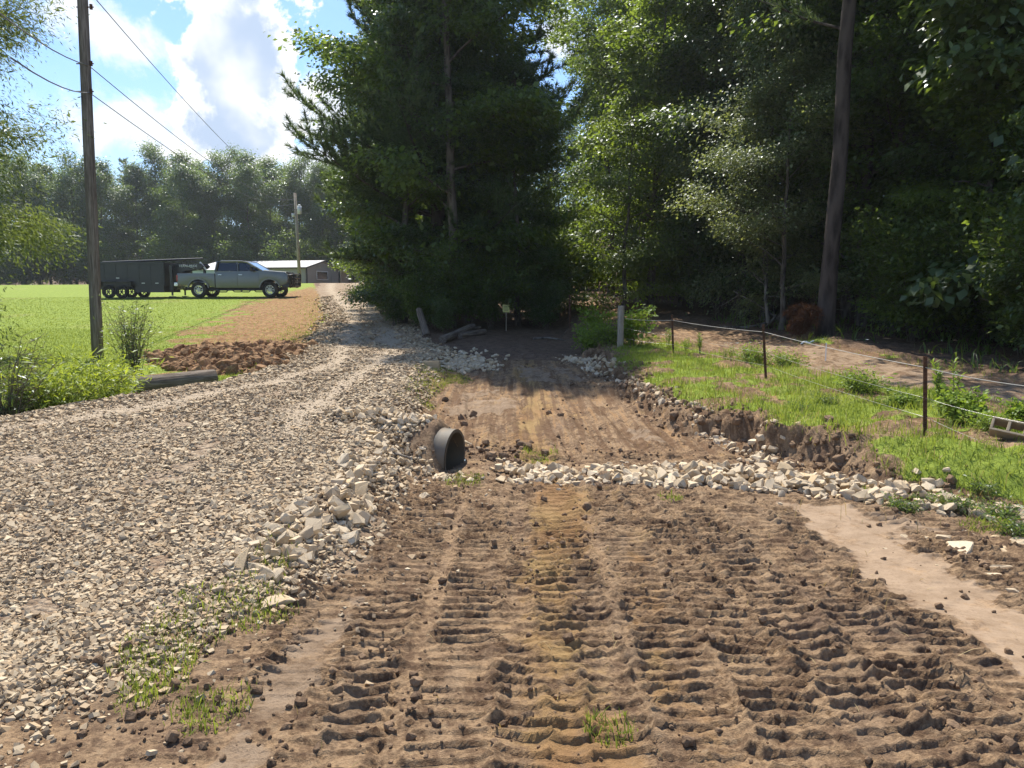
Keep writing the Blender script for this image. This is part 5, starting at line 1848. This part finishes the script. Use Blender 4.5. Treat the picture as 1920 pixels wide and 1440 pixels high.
def build_poles():
    x, y = at(183, 668, .03)
    y0 = y
    z = gz(x, y)
    top = pt(152, -60, y0)
    p = tag(empty("utility_pole", (x, y, z - .1)), "tall weathered wooden utility pole rising out of the green bushes", "utility pole")
    dx = top.x - x
    H = top.z - z + 3.0
    sl_ = dx / (top.z - z)
    MB().tube([(sl_ * q, 0, q) for q in np.linspace(0, H, 12)], np.linspace(.112, .085, 12), 16).build("pole_shaft", M["pole"], p, True)
    h = MB()
    for py in (120, 172, 14):
        q = pt(160, py, y0)
        h.tube([(q.x - x - .16, -.02, q.z - z + .1), (q.x - x + .17, -.02, q.z - z + .1)], .012, 6)
        h.tube([(q.x - x + .12, -.02, q.z - z + .06), (q.x - x + .12, -.02, q.z - z + .15)], .03, 8)
    h.build("bolt", M["rust"], p)
    # small pole by the metal building
    f = pt(562, 520, 74)
    ft = pt(553, 362, 74)
    q = tag(empty("utility_pole", (f.x, 74, gz(f.x, 74) - .1)), "distant utility pole with a grey transformer behind the pickup's hood", "utility pole")
    h0 = ft.z - (gz(f.x, 74) - .1)
    dd = ft.x - f.x
    MB().tube([(0, 0, 0), (dd, 0, h0)], [.17, .12], 10).build("pole_shaft", M["post"], q, True)
    tk = MB().tube([(dd * .8 + .36, -.1, h0 * .775), (dd * .8 + .36, -.1, h0 * .86)], .19, 12).tube([(dd * .8 + .36, -.1, h0 * .86), (dd * .8 + .36, -.1, h0 * .875)], [.19, .1], 12)
    tk.build("transformer", M["insul"], q, True)
    MB().tube([(dd * .78 - .24, -.1, h0 * .745), (dd * .78 - .24, -.1, h0 * .78)], .16, 8).build("lamp", M["insul"], q, True)
    MB().box((dd * .8, -.08, h0 * .82), (.7, .06, .06)).build("bracket", M["matte"], q)
    # lines
    ends = {118: (.0, .96), 174: (.0, .90), -30: (.05, .995)}
    L = [("overhead power line crossing the clouds from the pole's lower bolt", 174, pt(20, 108, 8.5), .88), ("middle overhead power line running from pole to far pole", 122, pt(-30, 2, 8.5), .93)]
    for lab, py, a, fz in L:
        m = pt(165 if py < 150 else 168, py, y0)
        e = Vector((f.x + dd * fz, 74, gz(f.x, 74) + h0 * fz))
        pts_ = [Vector(a).lerp(m, i / 6) - Vector((0, 0, .10 * 4 * (i / 6) * (1 - i / 6))) for i in range(7)] + sag(m, e, .95, 22)[1:]
        wire_thing("power_line", pts_, .010, M["cable"], lab, "power line")
    m = pt(162, -22, y0)
    e = Vector((f.x + dd, 74, gz(f.x, 74) + h0 * .99))
    wire_thing("power_line", sag(m, e, .95, 24), .010, M["cable"], "steepest overhead power line falling from the top of the frame to the far pole", "power line")


def build_fence():
    posts = []

    def tpost(px, pyb, pyt, lab, pxt=None, h=.27, w=.016):
        x, y = at(px, pyb, h)
        z = gz(x, y)
        tp = pt(pxt or px, pyt, y)
        o = MB()
        hh = tp.z - z
        dx = (tp.x - x)
        for a, b, c, d in ((0, 0, w * 2.2, .007), (0, w * .8, .007, w * 1.9)):
            vs = [(a - c / 2, b - d / 2, -.1), (a + c / 2, b - d / 2, -.1), (a + c / 2, b + d / 2, -.1), (a - c / 2, b + d / 2, -.1)]
            vt = [(q[0] + dx, q[1], hh) for q in vs]
            o.add(vs + vt, [(0, 3, 2, 1), (4, 5, 6, 7), (0, 1, 5, 4), (1, 2, 6, 5), (2, 3, 7, 6), (3, 0, 4, 7)])
        for i in range(int(hh / .055)):
            q = .05 + i * .055
            o.box((dx * q / hh, -.008, q), (.012, .012, .014))
        ob = o.build("fence_post", M["rust"])
        ob.location = (x, y, z)
        tag(ob, lab, "fence post", "rusty steel posts of the wire fence")
        posts.append((x, y, z, hh, dx))
    tpost(1735, 824, 668, "nearest rusty steel fence post, standing before the tall leafy weed")
    tpost(1437, 714, 608, "leaning rusty steel fence post with a dark clod at its foot", 1431)
    tpost(1263, 662, 590, "thin dark steel fence post by the feathery weeds", 1260)
    tpost(1069, 602, 553, "slim dark steel post in shade, farthest along the wire fence", 1068, w=.02)
    # white fibreglass rod
    x, y = at(1548, 672, .3)
    z = gz(x, y)
    o = MB().tube([(0, 0, -.1), (.0, 0, pt(1547, 643, y).z - z)], .009, 6).build("fence_rod", M["litter"])
    o.location = (x, y, z)
    tag(o, "slim white plastic fence rod between two rusty posts", "fence post")
    # wooden post
    x, y = at(1163, 652, .28)
    z = gz(x, y)
    hh = pt(1163, 573, y).z - z
    o = MB().tube([(0, 0, -.1), (0, 0, hh - .01), (0, 0, hh)], [.062, .060, .052], 14).build("wooden_post", M["post"], None, True, auto=40)
    o.location = (x, y, z)
    tag(o, "round pale wooden post at the corner of the wire fence", "fence post")
    wp = (x, y, z, hh)
    # top rope and lower wires
    tops = []
    for fr, nm, rad, mat, lab in ((.86, "fence_wire", .0034, M["rope"], "white top strand of the fence strung along the rusty posts"), (.48, "fence_wire", .0016, M["wire"], "thin middle wire of the fence above the bank"), (.24, "fence_wire", .0016, M["wire"], "thin low wire of the fence just over the grass")):
        pl = [Vector((wp[0] + .06, wp[1], wp[2] + wp[3] * (fr - .16 if fr > .8 else fr)))]
        for (px_, py_, pz_, h_, dx_) in (posts[2], posts[1], posts[0]):
            f2 = fr if fr > .8 else fr
            pl.append(Vector((px_ + dx_ * f2, py_ - .02, pz_ + h_ * f2)))
        e = pt(1960, 728, 5.9) if fr > .8 else (pt(1960, 800, 5.9) if fr > .4 else pt(1960, 872, 5.9))
        pl.append(Vector(e))
        full = []
        for a, b in zip(pl[:-1], pl[1:]):
            full += sag(a, b, .02, 8)[:-1]
        full.append(pl[-1])
        wire_thing(nm, full, rad, mat, lab, "fence wire")
    # sign on a stake
    x, y = at(949, 622, 0)
    z = gz(x, y)
    s = tag(empty("warning_sign", (x, y, z)), "small square yellow sign on a thin stake in front of the dark clump", "sign")
    hh = pt(949, 572, y).z - z
    w = 12.5 / FPX * y
    MB().tube([(0, 0, -.1), (0, 0, hh)], .013, 6).build("stake", M["post"], s)
    bd = MB().box((0, -.02, hh - w * .5), (w, .008, w * 1.1)).build("sign_board", M["yellow"], s)
    ik = MB()
    for i in range(4):
        ik.box((0.0, -.0265, hh - w * (.2 + .2 * i)), (w * (.7 - .12 * (i % 2)), .003, w * .055))
    ik.build("print", M["ink"], bd)


def log(name, a, b, r0, r1, label, cat, mat=None, group=None, seed=1):
    """a weathered log between two world points"""
    r = np.random.default_rng(seed)
    a, b = Vector(a), Vector(b)
    d = (b - a)
    L = d.length
    n, k = 22, 18
    V = []
    for i in range(n + 1):
        t = i / n
        rad = r0 + (r1 - r0) * t
        for j in range(k):
            an = 2 * math.pi * j / k
            q = rad * (1 + .05 * math.sin(an * 3 + seed) + .035 * math.sin(an * 7 + t * 9) + r.normal(0, .016))
            V.append((t * L, q * math.cos(an), q * math.sin(an)))
    F = [(i * k + j, i * k + (j + 1) % k, (i + 1) * k + (j + 1) % k, (i + 1) * k + j) for i in range(n) for j in range(k)]
    mb = MB().add(V, F)
    for e, base in ((0, 0), (L, n * k)):
        c = len(mb.v)
        mb.v.append((e + (.02 if e else -.02), 0, 0))
        mb.f += [(base + j, base + (j + 1) % k, c) for j in range(k)]
    o = mb.build(name, mat or M["log"], None, auto=45)
    o.location = a
    o.rotation_euler = d.to_track_quat("X", "Z").to_euler()
    return tag(o, label, cat, group)


def ground_pt(px, py, h, lift):
    x, y = at(px, py, h)
    return Vector((x, y, gz(x, y) + lift))


def branchy(name, base, d0, L, r, seed, label, cat, mat, subs=5, group=None, bend=(0, 0, -.2)):
    q = np.random.default_rng(seed)
    T = Tubes()
    P = curve_pts(base, d0, L, 9, q, bend, .13)
    T.add(P, np.linspace(r, r * .3, 10), 6)
    for _ in range(subs):
        j = int(q.integers(3, 9))
        d = unit(P[j] - P[j - 1]) + q.normal(0, .7, 3)
        Q = curve_pts(P[j], d, L * q.uniform(.2, .45), 5, q, (0, 0, 0), .2)
        T.add(Q, np.linspace(r * .4, r * .12, 6), 4)
    return tag(link(name, T.mesh(name, mat)), label, cat, group)


def build_wood_bits():
    log("log", ground_pt(403, 716, .05, .115), ground_pt(225, 732, .08, .12), .125, .135, "weathered grey log lying on the grass beside the gravel drive", "log", seed=3)
    # leaning and lying logs at the edge of the dark clump
    x, y = at(800, 630, .05)
    log("log", Vector((x, y, gz(x, y) + .02)), pt(785, 580, y + .45), .10, .075, "grey log propped upright against the bank by the dark clump", "log", seed=5)
    a = ground_pt(830, 642, 0, .09); b = pt(886, 612, a.y + 2.0)
    log("log", a, b, .10, .085, "grey log lying slantwise, topmost of the small log heap", "log", seed=6)
    a = ground_pt(862, 636, 0, .07); b = pt(908, 622, a.y + 1.2)
    log("log", a, b, .085, .08, "short thick log end at the right side of the small log heap", "log", seed=8)
    a = ground_pt(850, 634, 0, .07); b = pt(900, 613, a.y + 1.8)
    log("log", a, b, .05, .04, "thin pole squeezed between two logs of the heap", "log", seed=9)
    # fallen branch at the trail mouth
    p = ground_pt(1000, 637, 0, .05)
    branchy("fallen_branch", p, (1, .25, .10), 1.5, .03, 3, "dark fallen branch lying across the shaded end of the track", "branch", M["dead"], 4)
    p = ground_pt(770, 868, .1, .05)
    branchy("fallen_branch", p, (-.95, .3, .08), .75, .013, 4, "thin bare branch lying on the stones left of the drain pipe", "branch", M["dead"], 3)
    # tangle under the pine
    for i, (px, py, d, L) in enumerate(((1425, 600, (1, .2, .25), 2.4), (1380, 606, (1, .1, .06), 2.8), (1440, 590, (.15, .1, 1), 1.4), (1475, 598, (-.6, .1, .7), 1.6), (1350, 600, (1, .3, .12), 2.6), (1455, 575, (-.3, .1, -.6), .9))):
        p = pt(px, py, 19.0)
        p.z = max(p.z - .2, gz(p.x, p.y) + .05)
        branchy("dead_branch", p, d, L, .035 if i != 2 else .06, 20 + i, "dead grey branch in the tangle left of the bare pine trunk", "branch", M["dead"], 7, "dead branches tangled beside the pine trunk", (0, 0, .1))
    # rust coloured dead pine bough
    r = np.random.default_rng(77)
    T = Tubes()
    an, di = [], []
    c = ground_pt(1522, 622, .5, 0)
    for i in range(26):
        az = r.uniform(1.6, 4.9)
        P = curve_pts((0, 0, .45 + r.uniform(0, .2)), (math.cos(az), math.sin(az) * .6, r.uniform(-.3, .5)), r.uniform(.3, .6), 6, r, (-.3, 0, -1.3), .12)
        T.add(P, np.linspace(.012, .004, 7), 4)
        for j in range(2, 7):
            for _ in range(3):
                an.append(P[j] + r.normal(0, .04, 3)); di.append(unit(P[j] - P[j - 1]))
    V, F = needles(np.array(an), np.array(di), r, 30, .11, .0045, 1.1)
    o = empty("dead_bough", tuple(c))
    me = mesh_np("foliage", V, F); me.materials.append(M["dead_needle"])
    link("stem", T.mesh("stem", M["dead"]), o)
    link("foliage", me, o)
    tag(o, "rust brown dead bough hanging at the foot of the pine trunk", "dead branch")
    # white litter
    p = ground_pt(1502, 634, .45, .0)
    mb = MB()
    pl = [(i * .055 + r.normal(0, .01), .035 * math.sin(i * 1.3), .02 + .035 * abs(math.sin(i * 2.1)) + .006 * i) for i in range(9)]
    mb.tube(pl, [.012 + .022 * r.random() for _ in pl], 7)
    o = mb.build("plastic_scrap", M["litter"], None, True)
    o.location = p
    tag(o, "crumpled strip of white plastic on the mound by the pine", "litter")
    # concrete block
    x, y = at(1888, 842, .27)
    b = MB()
    for c_, s_ in (((0, -.085, 0), (.39, .03, .19)), ((0, .085, 0), (.39, .03, .19)), ((-.18, 0, 0), (.03, .14, .19)), ((.18, 0, 0), (.03, .14, .19)), ((0, 0, 0), (.035, .14, .19))):
        b.box(c_, s_)
    o = b.build("concrete_block", M["concrete"], None, bevel=.005)
    o.location = (x, y, gz(x, y) + .09)
    o.rotation_euler = (R(52), R(8), R(-38))
    o.scale = (.66, .66, .66)
    tag(o, "hollow concrete block tipped over in the weeds under the fence", "concrete block")


def build_culvert():
    c = Vector(PIPE_C)
    ax = Vector(PIPE_AX)
    t = tag(empty("drain_pipe", tuple(c)), "ribbed drain pipe opening out of the stony edge of the gravel driveway", "pipe")
    u = ax.cross(Vector((0, 0, 1))).normalized(); w = u.cross(ax).normalized()
    n = 40

    def ring(s, r_):
        return [tuple(ax * s + (u * math.cos(2 * math.pi * j / n) + w * math.sin(2 * math.pi * j / n)) * r_) for j in range(n)]
    S, RR = [], []
    s = 0.0
    while s > -.95:
        ph = (s / .09) % 1
        S.append(s); RR.append(.252 + (.006 if .3 < ph < .7 and s < -.1 else -.001))
        s -= .0155
    mb = MB()
    for s, r_ in zip(S, RR):
        mb.v += ring(s, r_)
    mb.f += [(i * n + j, i * n + (j + 1) % n, (i + 1) * n + (j + 1) % n, (i + 1) * n + j) for i in range(len(S) - 1) for j in range(n)]
    mb.build("pipe_wall", M["pipe"], t, True, auto=50)
    ib = MB()
    S2 = np.linspace(0.004, -.95, 30)
    for i, s in enumerate(S2):
        ib.v += ring(float(s), .226 - .004 * (i % 2))
    ib.f += [(i * n + j, i * n + (j + 1) % n, (i + 1) * n + (j + 1) % n, (i + 1) * n + j) for i in range(len(S2) - 1) for j in range(n)]
    b = len(ib.v)
    ib.v += ring(.006, .252) + ring(.006, .224)
    ib.f += [(b + j, b + (j + 1) % n, b + n + (j + 1) % n, b + n + j) for j in range(n)]
    ib.build("pipe_lining", M["lining"], t, True, auto=50)


build_truck(-14.35, 41.0, 0.0)
build_trailer(-14.35, 41.0, 0.0)
bp = pt(508, 525, 91.5)
build_building(bp.x, 91.5, R(-14))
build_poles()
build_fence()
build_wood_bits()
build_culvert()


def weed(kind, px, py, h, label, s=1.0, name="weed", cat="plant", rz=None, group=None, zs=1.0):
    x, y = at(px, py, h)
    return plant(kind, x, y, label, s, rz, group, cat, zs, name=name, z=gz(x, y) + .02)


def spike_weed(seed, H, stems, spread=.16):
    """upright stems thick with narrow leaves"""
    r = np.random.default_rng(seed)
    T = Tubes()
    b, ax, Ls = [], [], []
    for i in range(stems):
        az = r.uniform(0, 6.28)
        P = curve_pts((r.normal(0, .02), r.normal(0, .02), 0), (math.cos(az) * spread, math.sin(az) * spread, 1), H * r.uniform(.7, 1.05), 8, r, (0, 0, .1), .03)
        T.add(P, np.linspace(.006, .002, 9), 5)
        m = int(95 * H)
        for t in np.linspace(2.6, 8, m):
            b.append([np.interp(t, np.arange(9), P[:, e]) for e in range(3)])
            a = r.uniform(0, 6.28)
            ax.append((math.cos(a), math.sin(a), .55 + .35 * (t / 8)))
            Ls.append(.085 * (1.15 - .55 * t / 8) * r.uniform(.8, 1.2) + .012)
    b, ax, Ls = np.array(b), np.array(ax), np.array(Ls)
    me = mesh_np("foliage", leaf_quads(b, ax, unit(UP + r.normal(0, .4, (len(b), 3))), Ls, Ls * .2), quad_faces(len(b)))
    me.materials.append(M["weed"])
    return T.mesh("stem", M["twig"]), me


def build_weeds():
    sp = spike_weed(61, .62, 5, .22)
    weed(sp, 1772, 792, .27, "tall upright weed with narrow bright leaves behind the nearest fence post", 1.0, rz=.4)
    sp2 = spike_weed(62, .42, 3, .1)
    for i, (px, py, s) in enumerate(((1288, 662, .7), (1312, 664, .9), (1252, 652, .85), (1372, 680, .6), (1358, 678, .5), (1410, 690, .5))):
        weed(sp2, px, py, .27, "slender feathery weed sticking up from the bank near the thin dark post", s, group="slender weeds near the thin dark post")
    bush = shrub(63, .34, .26, 16, 1500, .045, "weed", .62, 1.1, .05, sr=.005)
    weed(bush, 1812, 806, .27, "round leafy bush on the bank right beside the tall upright weed", 1.0, name="bush", cat="bush")
    fern = shrub(64, .30, .34, 18, 1700, .035, "weed", .4, .9, .06, sr=.004)
    weed(fern, 1612, 742, .27, "bright feathery clump of weeds midway along the bank", 1.05)
    weed(fern, 1412, 682, .27, "bright weed clump just left of the leaning rusty post", 1.0)
    weed(fern, 1475, 688, .27, "bright weed clump just right of the leaning rusty post", 1.0)
    weed(fern, 1862, 828, .27, "low bright weed clump between the round bush and the concrete block", .62)
    weed(bush, 1690, 768, .27, "small dark leafy clump between the feathery weeds and the nearest post", .72, zs=.7)
    weed(bush, 1912, 806, .27, "leafy weed behind the concrete block at the frame's edge", .7)
    br = shrub(65, .75, .34, 7, 900, .075, "weed", .6, 2.2, .07, sr=.006)
    weed(br, 1192, 648, .28, "leafy young sapling growing right beside the round wooden post", 1.0)
    weed(br, 1120, 640, .2, "tangle of pale green weeds left of the round wooden post", .9)
    weed(br, 1098, 645, .2, "darker weeds at the shaded end of the fence", .8)
    weed(fern, 1140, 652, .2, "low spreading weeds at the foot of the round wooden post", 1.6)
    rush = shrub(66, .28, .3, 14, 700, .05, "leaf_mid", .35, 1.0, .06, sr=.004)
    for i, (px, py, s) in enumerate(((1690, 915, .8), (1790, 915, .9), (1880, 930, 1.0), (1840, 895, .8), (1740, 900, .7), (1905, 955, .9), (1545, 775, .8), (1500, 790, .7))):
        weed(rush, px, py, .2, "low dark weed tuft on the grassy slope above the rock band", s * .55, group="low weed tufts on the grassy slope")
    # bushes by the utility pole
    lime = shrub(71, 1.0, .85, 22, 3400, .09, "lime", .2, .9, .10, sr=.006)
    for px, py, s, lab in ((165, 762, .92, "bright lime green bush with narrow leaves in front of the utility pole"), (105, 768, .85, "lime green bush at the gravel edge, leftmost of the three by the pole"), (196, 744, .62, "lime green bush between the utility pole and the grey log")):
        weed(lime, px, py, .15, lab, s, name="bush", cat="bush")
    wisp = shrub(72, 1.25, .42, 46, 1500, .045, "leaf_dark", .3, 2.4, .05, sr=.006)
    weed(wisp, 248, 706, .05, "wispy grey shrub of thin upright stems beside the utility pole", 1.05, name="shrub", cat="shrub")
    dead = shrub(73, 1.15, .55, 44, 900, .05, "leaf_dark", .25, 1.5, .05, sr=.008)
    weed(dead, 10, 792, .1, "dark twiggy shrub at the edge of the frame by the gravel", .95, name="shrub", cat="shrub")
    weed(dead, 55, 786, .1, "low dead twigs between the dark shrub and the lime bush", .5, name="shrub", cat="shrub")


build_weeds()


def build_haze():
    m, q, out = new_mat("haze")
    v = q.new("ShaderNodeVolumePrincipled")
    v.inputs["Color"].default_value = (.86, .92, 1.0, 1)
    v.inputs["Density"].default_value = .0004
    v.inputs["Anisotropy"].default_value = .45
    q.l.new(v.outputs[0], out.inputs["Volume"])
    o = MB().box((0, 80, 22), (420, 190, 50)).build("haze", m)
    tag(o, "thin bluish summer haze hanging over the lawn and woods", "haze", None, "stuff")


build_haze()
